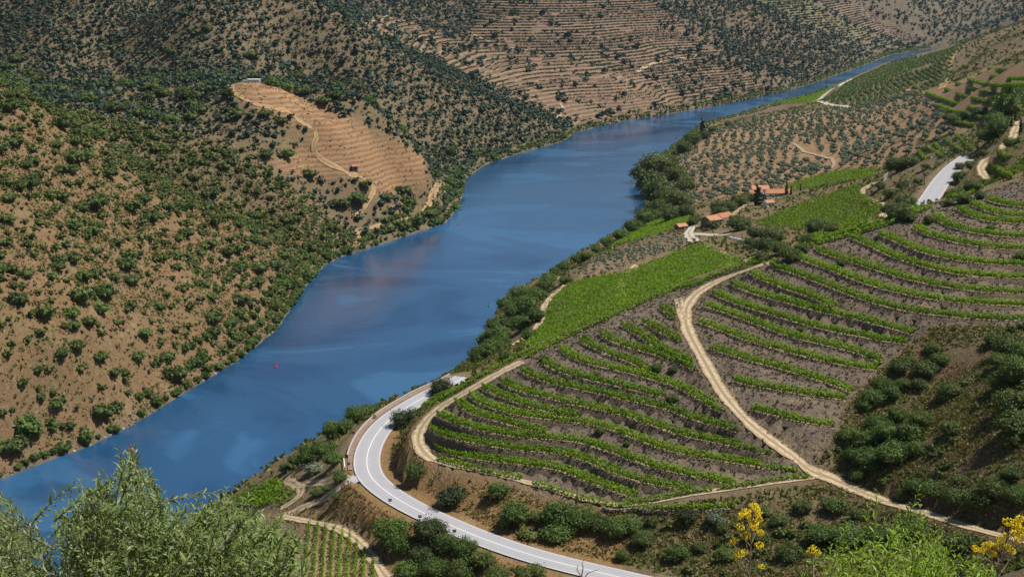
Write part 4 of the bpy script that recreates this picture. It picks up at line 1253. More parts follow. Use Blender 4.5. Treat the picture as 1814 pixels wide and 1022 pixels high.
BLOBS = [  # (column, row, spread across, spread down, cover, nearest, farthest)
 (150,370,170,90,.62,0,900),(420,400,120,60,.75,0,900),(60,300,120,60,.45,0,900),(330,590,60,50,.5,0,900),(240,640,40,40,.25,0,900),(420,560,60,50,.55,0,900),
 (130,480,60,50,.55,0,900),(60,640,60,50,.25,0,900),(300,450,60,40,.5,0,900),(520,470,60,40,.8,0,900),(40,230,80,50,.5,0,900),
 (420,280,120,60,.95,800,1150),(540,380,110,50,1.0,800,1150),(300,260,60,40,.7,800,1150),(490,240,60,40,.9,800,1150),(250,200,60,30,.5,800,1150),(620,360,50,40,.85,800,1150),(730,370,60,30,.6,800,1150),
 (790,290,40,45,.95,900,1300),(700,270,60,30,.9,1050,1300),(100,70,110,90,.95,1000,1900),(220,120,80,60,.75,1000,1900),(470,70,80,60,.75,1000,1900),(600,120,60,50,.6,1000,1900),(730,200,90,50,.75,1000,1500),(800,250,70,40,.95,1000,1500),(930,230,60,25,.9,1000,1500),(680,170,60,40,.65,1000,1500),
 (540,30,60,40,.6,1000,1900),(350,40,60,40,.35,1000,1900),
 (740,20,70,40,1.0,1500,2400),(1100,30,50,40,.3,1600,2600),(1310,60,80,60,.8,1700,2600),(1450,110,90,40,.95,1700,2600),(1200,20,60,30,.6,1700,2600),(1400,50,70,40,.7,1800,2700),(1570,90,60,20,.85,2000,2900),
 (1620,35,60,12,.8,2300,3200),(1700,20,90,25,.35,2300,3400),(1760,80,60,40,.7,1000,1700),
]
def cover(X, Y, Z):
    u_, v_ = to_photo(X, Y, Z)
    base = np.where(Y < 900, 0.55, np.where(Y < 1150, 0.66, 0.62))
    d = base
    for (bu, bv, su, sv, c, y0, y1) in BLOBS:
        g = np.exp(-0.5 * (((u_ - bu) / su) ** 2 + ((v_ - bv) / sv) ** 2)) * ((Y > y0) & (Y < y1))
        d = d + (c - base) * g * (c > base)
    d = np.minimum(d, 1.0)
    for pl, y0, y1, f in ((P_KNOLL, 850, 1150, .0), (P_MA, 1350, 1850, .06), (P_MB, 1600, 2300, .05), (P_MC, 1600, 2200, .2), (P_MD, 1900, 3200, .12), (P_ME, 1900, 3200, .05)):
        d = np.where(in_poly(u_, v_, pl) & (Y > y0) & (Y < y1), f, d)
    return d

sr = np.random.default_rng(77)
cand = []
for (x0, x1, y0, y1, n_) in ((-560, 40, 330, 900, 34000), (-640, 60, 840, 1500, 60000), (-420, 1000, 1250, 2300, 70000), (300, 1500, 1900, 3300, 40000)):
    X = sr.uniform(x0, x1, n_); Y = sr.uniform(y0, y1, n_)
    cand.append(np.stack([X, Y], -1))
cand = np.vstack(cand)
aR, qR = aq(cand[:, 0], cand[:, 1])
Zc = H(cand[:, 0], cand[:, 1])
dL, _, _ = seg_dist(cand[:, 0], cand[:, 1], LW); dRr, _, _ = seg_dist(cand[:, 0], cand[:, 1], RW)
isr = dRr < dL
inr = in_poly(cand[:, 0], cand[:, 1], RIVER)
cv = cover(cand[:, 0], cand[:, 1], Zc)
clump = fbm(cand[:, 0] / 42, cand[:, 1] / 42, 91, 3)
pk = cv * (1 + 1.9 * clump)
pk = np.where(cand[:, 1] < 900, pk, pk * 1.05)
ok = (sr.random(len(cand)) < pk) & ~inr & (np.minimum(dL, dRr) > 5) & ~isr
for nm_ in ('knoll', 'water'):
    d_, _, _ = seg_dist(cand[:, 0], cand[:, 1], [tuple(p) for p in TRK[nm_][::3, :2]])
    ok &= d_ > 4
P = np.c_[cand, Zc][ok]
R_ = np.clip(np.exp(sr.normal(0.92, 0.42, len(P))), 1.0, 4.8) * np.where(P[:, 1] < 900, 1.28, np.where(P[:, 1] < 1500, 1.4, 1.5))
k_ = thin(P, R_); P, R_ = P[k_], R_[k_]
# undergrowth between the oaks
k2 = (sr.random(len(cand)) < np.minimum(cv * 1.3 + 0.1, 1) * (0.8 + 2.2 * fbm(cand[:, 0] / 25, cand[:, 1] / 25, 95, 3))) & ~inr & (np.minimum(dL, dRr) > 3) & ~isr & (cv > .13)
PU2 = np.c_[cand, Zc][k2]; RU2 = sr.uniform(.6, 1.45, len(PU2)) * np.where(PU2[:, 1] < 900, 1, 1.15)
k2 = thin(PU2, RU2 * .9); PU2, RU2 = PU2[k2], RU2[k2]
k2 = seen(PU2); PU2, RU2 = PU2[k2], RU2[k2]
# trees crowding the left shore
L2 = resample(np.array(LW)[3:], 2.2)
sh = []
for (x, y) in L2:
    u_, v_ = to_photo(x, y, 0)
    if u_ < -140 or u_ > 1650: continue
    dn = np.interp(u_, [0, 120, 170, 300, 360, 575, 600, 640, 830, 860, 870, 1020, 1060, 1230, 1650], [.8, .8, .25, .25, .8, .95, .9, .6, .85, .15, .95, .95, .55, .6, .75])
    for r in range(3):
        if sr.random() < dn * (0.55 if r else 0.8):
            sh.append((x - sr.uniform(.2, 1.8) - 4.5 * r * (y < 1300), y + sr.uniform(.2, 1.5) + 4.5 * r, 0))
sh = np.array(sh)
sh[:, 2] = H(sh[:, 0], sh[:, 1])
sh = sh[(~in_poly(sh[:, 0], sh[:, 1], RIVER)) & (sh[:, 2] > 0.3)]
shR = np.clip(np.exp(sr.normal(0.85, 0.3, len(sh))), 1.4, 4.2)
k_ = thin(sh, shR * 0.72); sh, shR = sh[k_], shR[k_]

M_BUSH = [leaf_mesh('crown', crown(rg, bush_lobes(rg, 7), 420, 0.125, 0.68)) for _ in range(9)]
def individuals(P, R_, n_ind, name, mats, meshes, labeler, cat, group, rng, squash=(0.85, 1.15), sink=0.12):
    """the plants that show largest as objects of their own; returns what is left"""
    d = np.hypot(P[:, 1], EYE - P[:, 2])
    vis = seen(P)
    app = np.where(vis, R_ / d, 0)
    order = np.argsort(-app)
    top = [i for i in order[:n_ind] if app[i] > 0]
    for i in top:
        me = meshes[rng.integers(0, len(meshes))]
        o_ = bpy.data.objects.new(name, me); COL.objects.link(o_)
        o_.location = (P[i, 0], P[i, 1], P[i, 2] - sink * R_[i])
        s = R_[i]; o_.scale = (s * rng.uniform(.9, 1.15), s * rng.uniform(.9, 1.15), s * rng.uniform(*squash))
        o_.rotation_euler = (0, 0, rng.uniform(0, 6.28))
        lb_ = labeler(P[i], R_[i])
        lb_ += company(i, P, R_) if lb_.endswith(', ') else ''
        if len(lb_.replace('-', ' ').split()) > 15: lb_ = lb_.replace('its ', '')
        tag(o_, None, lb_, cat, group(P[i]) if callable(group) else group)
    rest = np.array([i for i in range(len(P)) if i not in set(top) and (vis[i] or rng.random() < .0)], int)
    return rest
for i, me in enumerate(M_BUSH): me.materials.append(M_RIVER if i in (2, 6) else M_HOLM)

ONES = 'first second third fourth fifth sixth seventh eighth ninth tenth eleventh twelfth thirteenth fourteenth fifteenth sixteenth seventeenth eighteenth nineteenth'.split()
TENS = 'twenty thirty forty fifty sixty seventy eighty ninety'.split()
def nth(i):
    if i < 19: return ONES[i]
    t, o_ = divmod(i + 1, 10)
    return TENS[t - 2][:-1] + 'ieth' if o_ == 0 else TENS[t - 2] + '-' + ONES[o_ - 1]
def company(i, P, R_):
    """how a bush stands to its nearest neighbour, as seen from the lookout"""
    d = np.hypot(P[:, 0] - P[i, 0], P[:, 1] - P[i, 1]); d[i] = 1e9
    j = int(d.argmin())
    a_, b_ = to_photo(*P[i]); c_, e_ = to_photo(*P[j])
    where = ('right' if c_ > a_ else 'left') if abs(c_ - a_) > abs(e_ - b_) else ('upper side' if e_ < b_ else 'lower side')
    sz = 'larger' if R_[j] > R_[i] * 1.12 else ('smaller' if R_[j] < R_[i] * .88 else 'similar')
    return ('touching a %s one on its %s' if d[j] < 1.15 * (R_[i] + R_[j]) else 'apart from a %s one at its %s') % (sz, where)
def lab_hill(p, r):
    u_, v_ = to_photo(*p)
    size = 'large' if r > 2.7 else ('small' if r < 1.6 else 'medium')
    w_ = ['topmost', 'highest', 'high', 'highish', 'midway', 'lowish', 'low', 'lowest'][int(np.clip((v_ - 170) / 68, 0, 7))]
    c_ = ['at the frame edge', 'well left', 'mid-left', 'nearer the river', 'by the river'][int(np.clip(u_ / 110, 0, 4))]
    return '%s oak bush %s %s, ' % (size, w_, c_)
def grp_hill(p):
    return 'oak bushes on the left hillside'
rest = individuals(P, R_, 290, 'oak_bush', None, M_BUSH, lab_hill, 'bush', grp_hill, sr)
PR, RR = P[rest], R_[rest]
nearb = PR[:, 1] < 900
nb2 = PU2[:, 1] < 900; mixu = sr.random(len(PU2)) < np.where(PU2[:, 1] < 900, .6, .3)
V_SM = [crown(rg, bush_lobes(rg, 3, .5, .75), 13, 0.38, 0.75, .7, 1, 1) for _ in range(8)]
V_XS = [crown(rg, bush_lobes(rg, 2, .5, .75), 7, 0.62, 0, .7, 1, 0) for _ in range(8)]
for nb_, vs_ in ((nb2, V_SM), (~nb2, V_XS)):
  mu_ = nb_ & mixu; md_ = nb_ & ~mixu; wh_ = 'left hillside' if vs_ is V_SM else 'hills behind the knoll'
  heap('undergrowth', vs_, PU2[mu_], RU2[mu_], M_SCRUB, 'yellow green broom and low bushes over the ' + wh_, cat='undergrowth')
  heap('undergrowth', vs_, PU2[md_], RU2[md_], M_HOLMF, 'small dark bushes over the ' + wh_, cat='undergrowth')
heap('oak_scrub', V_MIDB, PR[nearb], RR[nearb], M_HOLM, 'smaller oak bushes scattered over the left hillside', cat='oak scrub')
heap('oak_scrub', V_FAR, PR[~nearb], RR[~nearb], M_HOLMF, 'dark oak bushes dotted over the far hills', cat='oak scrub')
M_RBUSH = [leaf_mesh('crown', crown(rg, bush_lobes(rg, 7, flat=1.0), 420, 0.125, 0.68)) for _ in range(8)]
for me in M_RBUSH: me.materials.append(M_RIVER)
def lab_shore(p, r):
    u_, v_ = to_photo(*p)
    w_ = 'at bottom left' if u_ < 170 else ('on the open shore' if u_ < 340 else ('under the dry hillside' if u_ < 590 else ('under the tilled knoll' if u_ < 830 else 'upstream of the knoll')))
    return '%s shore tree %s, ' % ('tall' if r > 2.8 else ('low' if r < 1.9 else 'rounded'), w_)
rest = individuals(sh, shR, 180, 'riverside_tree', None, M_RBUSH, lab_shore, 'tree', 'trees along the far shore', sr, (0.9, 1.3))
heap('riverside_scrub', V_FAR, sh[rest], shR[rest], M_RIVER, 'trees along the far shore upstream', cat='riverside scrub')

R2_ = resample(np.array(RW)[6:], 2.6); rs_ = []
for (x, y) in R2_:
    u_, v_ = to_photo(x, y, 0)
    if 1120 < u_ < 1450 and sr.random() < .8:
        for r in range(3): rs_.append((x + sr.uniform(.5, 3) + 5 * r, y - sr.uniform(.3, 2) - 5 * r, 0))
rs_ = np.array(rs_); rs_[:, 2] = H(rs_[:, 0], rs_[:, 1]); rs_ = rs_[~in_poly(rs_[:, 0], rs_[:, 1], RIVER)]
rs_ = rs_[seen(rs_)]; rsR = sr.uniform(1.0, 2.6, len(rs_)); k_ = thin(rs_, rsR * .8)
heap('riverside_scrub', V_FAR, rs_[k_], rsR[k_], M_RIVER, 'bushes along the near shore below the olive orchard', cat='riverside scrub')

# low scrub, dry tufts and stones
def sprinkle(name, x0, x1, y0, y1, n_, size, mat, test, label, cat, variants=None, seed=1, lim=0.5):
    rng = np.random.default_rng(seed)
    X = rng.uniform(x0, x1, n_); Y = rng.uniform(y0, y1, n_); Z = H(X, Y)
    u_, v_ = to_photo(X, Y, Z)
    k_ = (u_ > -140) & (u_ < 1960) & (v_ > -20) & (v_ < 1060) & ~in_poly(X, Y, RIVER)
    k_ &= test(X, Y, u_, v_)
    X, Y, Z = X[k_], Y[k_], Z[k_]
    P_ = np.stack([X, Y, Z], -1)
    v2 = seen(P_, 0.06); P_ = P_[v2]
    if not len(P_): return
    return heap(name, variants or V_TUFT, P_, size * rng.uniform(.6, 1.5, len(P_)), mat, label, 'stuff', cat=cat)

def off_tracks(X, Y, keys=('diag', 'spur', 'toe', 'estate', 'curve', 'plain', 'plain2', 'plain3', 'plain4', 'field', 'between', 'yard', 'drive', 'upstream', 'grove', 'house', 'bank', 'ramp'), r=2.6):
    ok = np.ones(len(X), bool)
    for k_ in keys:
        L = TRK[k_][:, :2]
        m = (X > L[:, 0].min() - 4) & (X < L[:, 0].max() + 4) & (Y > L[:, 1].min() - 4) & (Y < L[:, 1].max() + 4)
        if m.any():
            d, _, _ = seg_dist(X[m], Y[m], [tuple(p) for p in L[::3]])
            ok[np.where(m)[0][d < r]] = False
    for L, rr in ((RD, 5.6), (RD2, 6.5)):
        d, _, _ = seg_dist(X, Y, [tuple(p) for p in L[::4, :2]])
        ok &= d > rr
    return ok
V_ROCK = []
for _ in range(4):
    sv, sf = cube_sphere()
    V_ROCK.append((sv * rg.uniform(.55, 1.1, (len(sv), 1)) * [1, .8, .5], sf, np.full(len(sv), rg.uniform(0, 1))))
M_ROCK = plain_mat('grey schist rock', (0.23, 0.20, 0.175), 0.9, 0.35, 0.7)
sprinkle('scrub', -430, 0, 400, 880, 60000, 1.15, M_SCRUB, lambda X, Y, u_, v_: fbm(X / 20, Y / 20, 7, 3) > -0.06, 'yellow green broom and low scrub on the left hillside', 'scrub', seed=2)
sprinkle('dry_grass', -430, 0, 400, 880, 60000, 0.85, M_DRYL, lambda X, Y, u_, v_: fbm(X / 14, Y / 14, 8, 3) > -0.1, 'dry straw coloured grass tufts on the left hillside', 'dry grass', seed=3)
sprinkle('scrub', -450, 60, 850, 1500, 8000, 1.1, M_SCRUB, lambda X, Y, u_, v_: (fbm(X / 30, Y / 30, 7, 3) > 0) & ~in_poly(u_, v_, P_KNOLL), 'low scrub on the hills behind the knoll', 'scrub', seed=4)
sprinkle('scrub', -60, 150, 215, 330, 48000, 0.62, M_SCRUB, lambda X, Y, u_, v_: in_poly(u_, v_, P_SCRUB) & off_tracks(X, Y) & (fbm(X / 9, Y / 9, 17, 3) > -0.14), 'low green scrub on the bank at the lower right', 'scrub', seed=5)
sprinkle('dry_grass', -60, 150, 215, 330, 50000, 0.48, M_DRY, lambda X, Y, u_, v_: (in_poly(u_, v_, P_SCRUB) | in_poly(u_, v_, P_GRASS)) & off_tracks(X, Y) & (fbm(X / 7, Y / 7, 18, 3) > -0.05), 'tall dry grass along the road and lower bank', 'dry grass', seed=6)
sprinkle('scrub', -90, 60, 250, 400, 14000, 0.6, M_SCRUB, lambda X, Y, u_, v_: in_poly(u_, v_, P_GRASS) & off_tracks(X, Y) & (fbm(X / 8, Y / 8, 19, 3) > 0.0), 'green weeds in the dry grass beside the road', 'scrub', seed=7)
def on_bank(X, Y, u_, v_):
    ok = in_poly(u_, v_, P_TERR) & off_tracks(X, Y, ('diag', 'spur', 'toe'))
    for nm, P_, Nn in BENCH:
        L = P_[:, :2] + Nn * 1.1
        m = (X > L[:, 0].min() - 3) & (X < L[:, 0].max() + 3) & (Y > L[:, 1].min() - 3) & (Y < L[:, 1].max() + 3) & ok
        if m.any():
            d, _, _ = seg_dist(X[m], Y[m], [tuple(p) for p in L[::3]])
            ok[np.where(m)[0][d < 1.9]] = False
    return ok
sprinkle('bank_weeds', -25, 150, 255, 385, 34000, 0.36, M_BANKT, on_bank, 'grey brown weeds and stones on the terrace banks', 'weeds', seed=8)
sprinkle('scrub', -25, 150, 255, 385, 2600, 0.62, M_SCRUB, lambda X, Y, u_, v_: on_bank(X, Y, u_, v_) & (fbm(X / 11, Y / 11, 23, 3) > 0.05), 'green bushes growing on the terrace banks', 'scrub', seed=9)
FIELDS = [P_F1, P_F2, P_F2B, P_F3, P_F4, P_OLIVE, P_YOUNG, P_VHILL, P_VSTRIP, P_RT, P_TERR, P_F5, P_F6]
def waste(X, Y, u_, v_):
    ok = off_tracks(X, Y) & (X > np.interp(Y, [0, 400, 650, 1000, 1300, 1900, 2700], [-400, -60, -20, 60, 130, 300, 800]))
    for pl in FIELDS: ok &= ~in_poly(u_, v_, pl)
    return ok
sprinkle('scrub', -140, 420, 320, 1500, 42000, 1.5, M_SCRUB, lambda X, Y, u_, v_: waste(X, Y, u_, v_) & (Y > 320) & (fbm(X / 22, Y / 22, 27, 3) > -0.09), 'rough scrub between the fields on the near side of the river', 'scrub', seed=10)
sprinkle('dry_grass', -140, 350, 320, 1200, 9000, 0.7, M_DRY, lambda X, Y, u_, v_: waste(X, Y, u_, v_) & (fbm(X / 16, Y / 16, 29, 3) > 0), 'dry grass between the fields on the near side of the river', 'dry grass', seed=11)
sprinkle('hill_scrub', 150, 600, 850, 1700, 5000, 1.6, M_HOLM, lambda X, Y, u_, v_: waste(X, Y, u_, v_) & (u_ > 1640) & (v_ < 150), 'dark scrub on the slope right of the upstream vineyard', 'scrub', V_FAR, seed=12)
sprinkle('slope_bushes', 20, 150, 215, 330, 1500, 1.0, M_HOLM, lambda X, Y, u_, v_: in_poly(u_, v_, P_SCRUB) & off_tracks(X, Y, r=3.6) & (fbm(X / 15, Y / 15, 61, 3) > 0.02), 'small dark bushes dotted over the brown slope at lower right', 'bushes', V_MIDB, seed=14)
sprinkle('dry_grass', -260, -40, 860, 1150, 9000, 0.9, M_DRYL, lambda X, Y, u_, v_: in_poly(u_, v_, P_KNOLL) & (fbm(X / 8, Y / 8, 67, 3) > -0.1), 'straw tufts on the tilled knoll', 'dry grass', seed=15)
sprinkle('rocks', -260, -40, 860, 1150, 1500, 0.6, M_ROCK, lambda X, Y, u_, v_: in_poly(u_, v_, P_KNOLL) & (fbm(X / 16, Y / 16, 69, 3) > 0.08), 'loose stones on the tilled knoll', 'rocks', V_ROCK, seed=16)
# weeds along the verges of the tracks
vg = []
for k_ in ('diag', 'spur', 'estate', 'curve', 'field', 'plain', 'plain2', 'plain3', 'plain4', 'bank'):
    L = resample(TRK[k_], 0.45); T = np.gradient(L[:, :2], axis=0); T /= np.linalg.norm(T, axis=1)[:, None] + 1e-9
    for sg in (-1, 1):
        o_ = sg * TRACKS[k_][0] * sr.uniform(.46, .85, len(L)); m_ = sr.random(len(L)) < .75
        vg.append(np.c_[L[:, 0] - T[:, 1] * o_, L[:, 1] + T[:, 0] * o_][m_])
vg = np.vstack(vg); vg = np.c_[vg, H(vg[:, 0], vg[:, 1])]; hv_ = sr.random(len(vg)) < .55
heap('verge_weeds', V_TUFT, vg[hv_], sr.uniform(.25, .6, hv_.sum()), M_DRY, 'straw coloured weeds along the edges of the dirt tracks', 'stuff', cat='weeds')
heap('verge_weeds', V_TUFT, vg[~hv_], sr.uniform(.25, .6, (~hv_).sum()), M_SCRUB, 'green weeds along the edges of the dirt tracks', 'stuff', cat='weeds')
# loose rocks on the left slope
sprinkle('rocks', -430, 0, 400, 880, 12000, 0.7, M_ROCK, lambda X, Y, u_, v_: fbm(X / 24, Y / 24, 37, 3) > 0.08, 'grey outcrop stones on the left hillside', 'rocks', V_ROCK, seed=13)
rr_ = resample(np.array(LW)[3:], 2.2); rr_ = rr_[(rr_[:, 1] > 440) & (rr_[:, 1] < 1300)]
rr_ = np.c_[rr_[:, 0] - 0.8 + sr.uniform(-1, .6, len(rr_)), rr_[:, 1] + sr.uniform(-.5, 1.5, len(rr_)), np.full(len(rr_), 0.15)]
heap('shore_rocks', V_ROCK, rr_, sr.uniform(.3, 1.1, len(rr_)), plain_mat('pale shore rock', (0.33, 0.29, 0.24), 0.9, 0.3, 0.7), 'pale stones along the far waterline', 'stuff', cat='rocks')

# ------------------------------------------------------------------ olive grove
GO = field_rows(P_OLIVE, 600, 1600, -0.32, 8.2, 6.6, 51, 0.35)
gk = seen(GO); GO = GO[gk]
tk = np.ones(len(GO), bool)
for nm_ in ('glade', 'olive', 'grove'):
    d_, _, _ = seg_dist(GO[:, 0], GO[:, 1], [tuple(p) for p in TRK[nm_][:, :2]]); tk &= d_ > 4
GO = GO[tk & (sr.random(len(GO)) < 0.93)]
GR = np.clip(sr.normal(2.2, 0.45, len(GO)), 1.0, 3.2)
M_OLV = []
for _ in range(5):
    lob = bush_lobes(rg, 6, 0.5, 0.95)
    V, F_, T = crown(rg, [(l[0], l[1], l[2] + 0.35, l[3], l[4], l[5]) for l in lob], 260, 0.14, 0.66)
    me = leaf_mesh('crown', (V, F_, T)); me.materials.append(M_OLIVE); M_OLV.append(me)
V_OLV = [crown(rg, [(l[0], l[1], l[2] + .3, l[3], l[4], l[5]) for l in bush_lobes(rg, 4, 0.5, .95)], 28, 0.29, 0.8, .6, 1, 2) for _ in range(6)]
M_TRUNK = Build().tube([(0, 0, -.25), (0.05, 0.02, .35), (0.02, 0.06, .8)], [.13, .10, .07], 6).mesh('trunk'); M_TRUNK.materials.append(M_BARK)
d = GO[:, 1]; order = np.argsort(d)
rows_ = np.round((GO[:, 0] * math.cos(-0.32) + GO[:, 1] * math.sin(-0.32)) / 8.2).astype(int)
near_ = set(order[:290].tolist()); rk = {r: i for i, r in enumerate(sorted({int(rows_[i]) for i in near_}))}
seat = {}
for i in order[:290]:
    seat[i] = sum(1 for j in near_ if rows_[j] == rows_[i] and GO[j, 1] < GO[i, 1])
def lab_ol(i):
    return 'olive tree, %s from near end of %s orchard row from the river' % (nth(seat[i]), nth(rk[int(rows_[i])]))
for i in order[:290]:
    e = bpy.data.objects.new('olive_tree', None); COL.objects.link(e)
    e.location = GO[i]; s = GR[i]; e.scale = (s, s, s * sr.uniform(.8, 1.0)); e.rotation_euler = (0, 0, sr.uniform(0, 6.28)); e.empty_display_size = 0.2
    tag(e, None, lab_ol(i), 'olive tree', 'olive trees of the orchard across the middle')
    for nm_, me in (('crown', M_OLV[sr.integers(0, 5)]), ('trunk', M_TRUNK)):
        c_ = bpy.data.objects.new(nm_, me); COL.objects.link(c_); c_.parent = e
heap('olive_grove', V_OLV, GO[order[290:]], GR[order[290:]], M_OLIVE, 'farther rows of the olive orchard up to the white hut', 'stuff', cat='olive grove')
YO = field_rows(P_YOUNG, 550, 900, 0.5, 5.0, 4.0, 52, 0.4); YO = YO[seen(YO)]
heap('young_olives', V_OLV, YO, sr.uniform(.9, 1.6, len(YO)), M_PALE, 'pale grey young olives on bare soil beside the river trees', 'stuff', cat='olive grove')

# ------------------------------------------------------------------ trees placed one by one
def near_meshes(mat, n_, lob, leaves, leaf, flat=0.95, lift=0.0):
    r = []
    for _ in range(n_):
        L = [(l[0], l[1], l[2] + lift, l[3], l[4], l[5]) for l in bush_lobes(rg, lob, 0.55, flat)]
        me = leaf_mesh('crown', crown(rg, L, leaves, leaf, 0.64)); me.materials.append(mat); r.append(me)
    return r
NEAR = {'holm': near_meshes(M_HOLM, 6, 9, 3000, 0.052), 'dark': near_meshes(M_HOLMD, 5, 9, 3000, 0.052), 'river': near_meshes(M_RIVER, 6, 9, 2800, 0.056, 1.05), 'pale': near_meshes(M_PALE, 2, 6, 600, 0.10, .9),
        'scrub': near_meshes(M_SCRUB, 4, 7, 1000, 0.085, 0.8), 'olive': near_meshes(M_OLIVE, 3, 7, 1000, 0.085, 1.0)}
TREES = []
def plant(name, kind, u_, v_, w_, label, group=None, tall=1.0, cat='tree'):
    TREES.append((name, kind, u_, v_, w_, label, group, tall, cat))
B = 'tree'
for t in [
 ('holm_oak','dark',783,700,42,'dark round tree overlapping the river side of the road, farther of two',1.0),
 ('holm_oak','dark',719,755,40,'dark round tree on the inside edge of the road, nearer of two',1.05),
 ('olive_tree','river',603,852,27,'small round tree at the mouth of the dirt track',1.0),
 ('bush','pale',557,836,34,'pale silvery bush between the dirt track and the road',.8),
 ('olive_tree','river',591,824,34,'spreading green tree behind the silvery bush',1.0),
 ('bush','river',561,878,20,'low green bush between the two dirt tracks',.8),('bush','river',580,868,18,'small bush at the fork of the dirt tracks',.7),
 ('bush','river',597,884,18,'small bush on the bank under the track mouth',1.0),
 ('holm_oak','holm',738,842,38,'round dark bush on the bank just below the toe path',.95),
 ('holm_oak','dark',800,893,52,'dense dark oak with a strong shadow on the dry bank above the road',.9),
 ('bush','river',884,880,36,'lone rounded green bush on the dry bank under the toe path',1.1),
 ('tree','river',911,930,54,'leafy green tree left of the bush cluster above the road',1.0),
 ('bush','holm',946,922,26,'small dark bush beside the leafy tree above the road',.9),
 ('tree','river',985,930,58,'broad pale green tree of the bush cluster above the road',1.0),('tree','river',1028,935,50,'right hand tree of the bush cluster above the road',1.05),
 ('bush','scrub',940,950,46,'yellowish low bush at the road edge below the cluster',.6),('bush','river',985,955,55,'low dark bush under the cluster above the road',.7),
 ('bush','holm',1062,935,44,'greyish bush right of the cluster above the road',.8),('tree','river',1090,950,46,'green bush over the shaded bank by the road',1.0),('tree','river',1112,940,46,'tall green bush below the straight vine row',1.0),
 ('bush','river',1101,992,24,'bright green little bush in the shaded bank above the road',1.1),('bush','holm',1140,965,40,'dark bush on the shaded bank right of the bright little bush',.9),
 ('holm_oak','holm',1156,932,20,'narrow dark bush under the low vine row',1.3),('holm_oak','dark',1218,928,34,'dark bush standing before the straight vine row',1.2),('bush','olive',1264,930,30,'grey green bush right of the dark one under the vine row',1.2),
 ('tree','river',690,960,52,'bright green tree at the left end of the clump below the road',1.1),('tree','river',712,978,44,'rounded tree second in the clump below the road',1.0),('tree','dark',762,955,56,'darkest tree of the clump below the road',1.0),
 ('tree','dark',748,995,46,'front dark tree in the middle of the clump below the road',1.0),('tree','river',790,975,42,'green tree in the middle of the clump below the road',1.0),('tree','river',822,985,46,'rounded green tree to the right in the clump below the road',1.0),
 ('tree','holm',855,1003,44,'dark tree at the right end of the clump below the road',1.0),('tree','river',770,1020,44,'lower tree of the clump, cut by the frame',1.0),('tree','river',722,1022,44,'lowest left tree of the clump, cut by the frame',1.0),
 ('tree','holm',818,1025,50,'lowest middle tree of the clump, cut by the frame',1.0),('bush','holm',935,1028,50,'dark bush by the roadside at the foot of the frame',.9),('tree','holm',880,1028,40,'lowest right tree of the clump, cut by the frame',1.0),
 ('holm_oak','holm',1680,705,40,'single dark bush in the middle of the brown slope',.95),('holm_oak','holm',1684,770,42,'single round bush lower on the brown slope',.85),
 ('holm_oak','holm',1630,755,44,'dark bush at the right edge of the big thicket',1.0),
 ]:
    plant(t[0], t[1], t[2], t[3], t[4], t[5], None, t[6], 'bush' if t[0] == 'bush' else 'tree')
def clump(lst, name, kind, label, group, cat='tree', tall=1.0):
    for i, (u_, v_, w_) in enumerate(sorted(lst)):
        plant(name, kind, u_, v_, w_, '%s, %s' % (label, 'leftmost' if i == 0 else ('rightmost' if i == len(lst) - 1 else nth(i) + ' from the left')), group, tall, cat)
clump([(525,824,26),(546,818,36),(572,808,40),(590,775,36),(612,765,32),(630,747,36),(645,737,32),(668,722,22),(690,708,20),(706,700,18),(505,835,20),(660,730,20)], 'verge_tree', 'river', 'leafy green tree on the river side of the road bend', 'trees between the road bend and the river')
clump([(1530,790,60),(1570,780,70),(1610,780,60),(1540,830,70),(1580,825,80),(1510,815,50),(1500,780,46),(1625,805,50),(1550,760,50),(1590,745,46),(1520,850,40)], 'thicket_tree', 'river', 'tree of the dense green thicket beside the track junction', 'trees of the thicket by the track junction')
clump([(1545,715,56),(1575,705,46),(1560,690,44),(1600,690,40),(1595,660,46),(1640,665,56),(1665,650,44),(1650,625,36),(1610,645,34),(1628,690,38),(1530,725,34)], 'thicket_tree', 'holm', 'dark tree of the thicket below the ends of the vine rows', 'trees of the thicket below the vine row ends')
clump([(1780,630,70),(1800,675,80),(1770,690,60),(1790,730,80),(1815,640,60),(1770,650,50),(1805,770,100),(1760,610,40),(1820,720,60),(1790,790,60)], 'slope_tree', 'holm', 'dark tree at the right edge of the brown slope', 'trees at the right edge of the brown slope')
clump([(1690,890,60),(1730,900,80),(1650,880,50),(1760,880,70),(1800,890,60),(1620,870,46),(1600,885,40),(1700,860,40),(1790,850,50)], 'slope_tree', 'holm', 'dark tree in the hollow above the lower dirt track', 'trees in the hollow by the lower dirt track')
clump([(1480,905,46),(1420,905,34),(1455,960,54),(1500,965,60),(1380,930,30),(1350,915,26),(1400,990,46),(1560,960,50),(1340,960,40),(1290,990,34),(1240,975,30),(1520,920,30),(1620,950,60),(1700,975,60),(1280,940,24),(1200,990,40)], 'bank_bush', 'holm', 'dark bush in the scrub below the track junction', 'bushes in the scrub below the track junction', 'bush', .85)
clump([(850,642,38),(868,632,42),(884,622,40),(862,612,36),(886,604,36),(880,588,34),(898,640,28),(922,585,36),(938,600,28),(914,566,38),(934,556,42),(950,570,32),(903,552,42),(925,535,42),(950,536,36),(966,520,34),(972,503,28),(985,487,22),(1000,480,24),(1025,468,24),(1040,460,22),(1057,449,20),(1075,437,22),(1100,425,26),(1122,411,34),(1143,398,36),(1160,390,30),(908,585,26)],
      'riverside_tree', 'river', 'leafy tree on the near bank below the green field', 'trees on the near river bank')
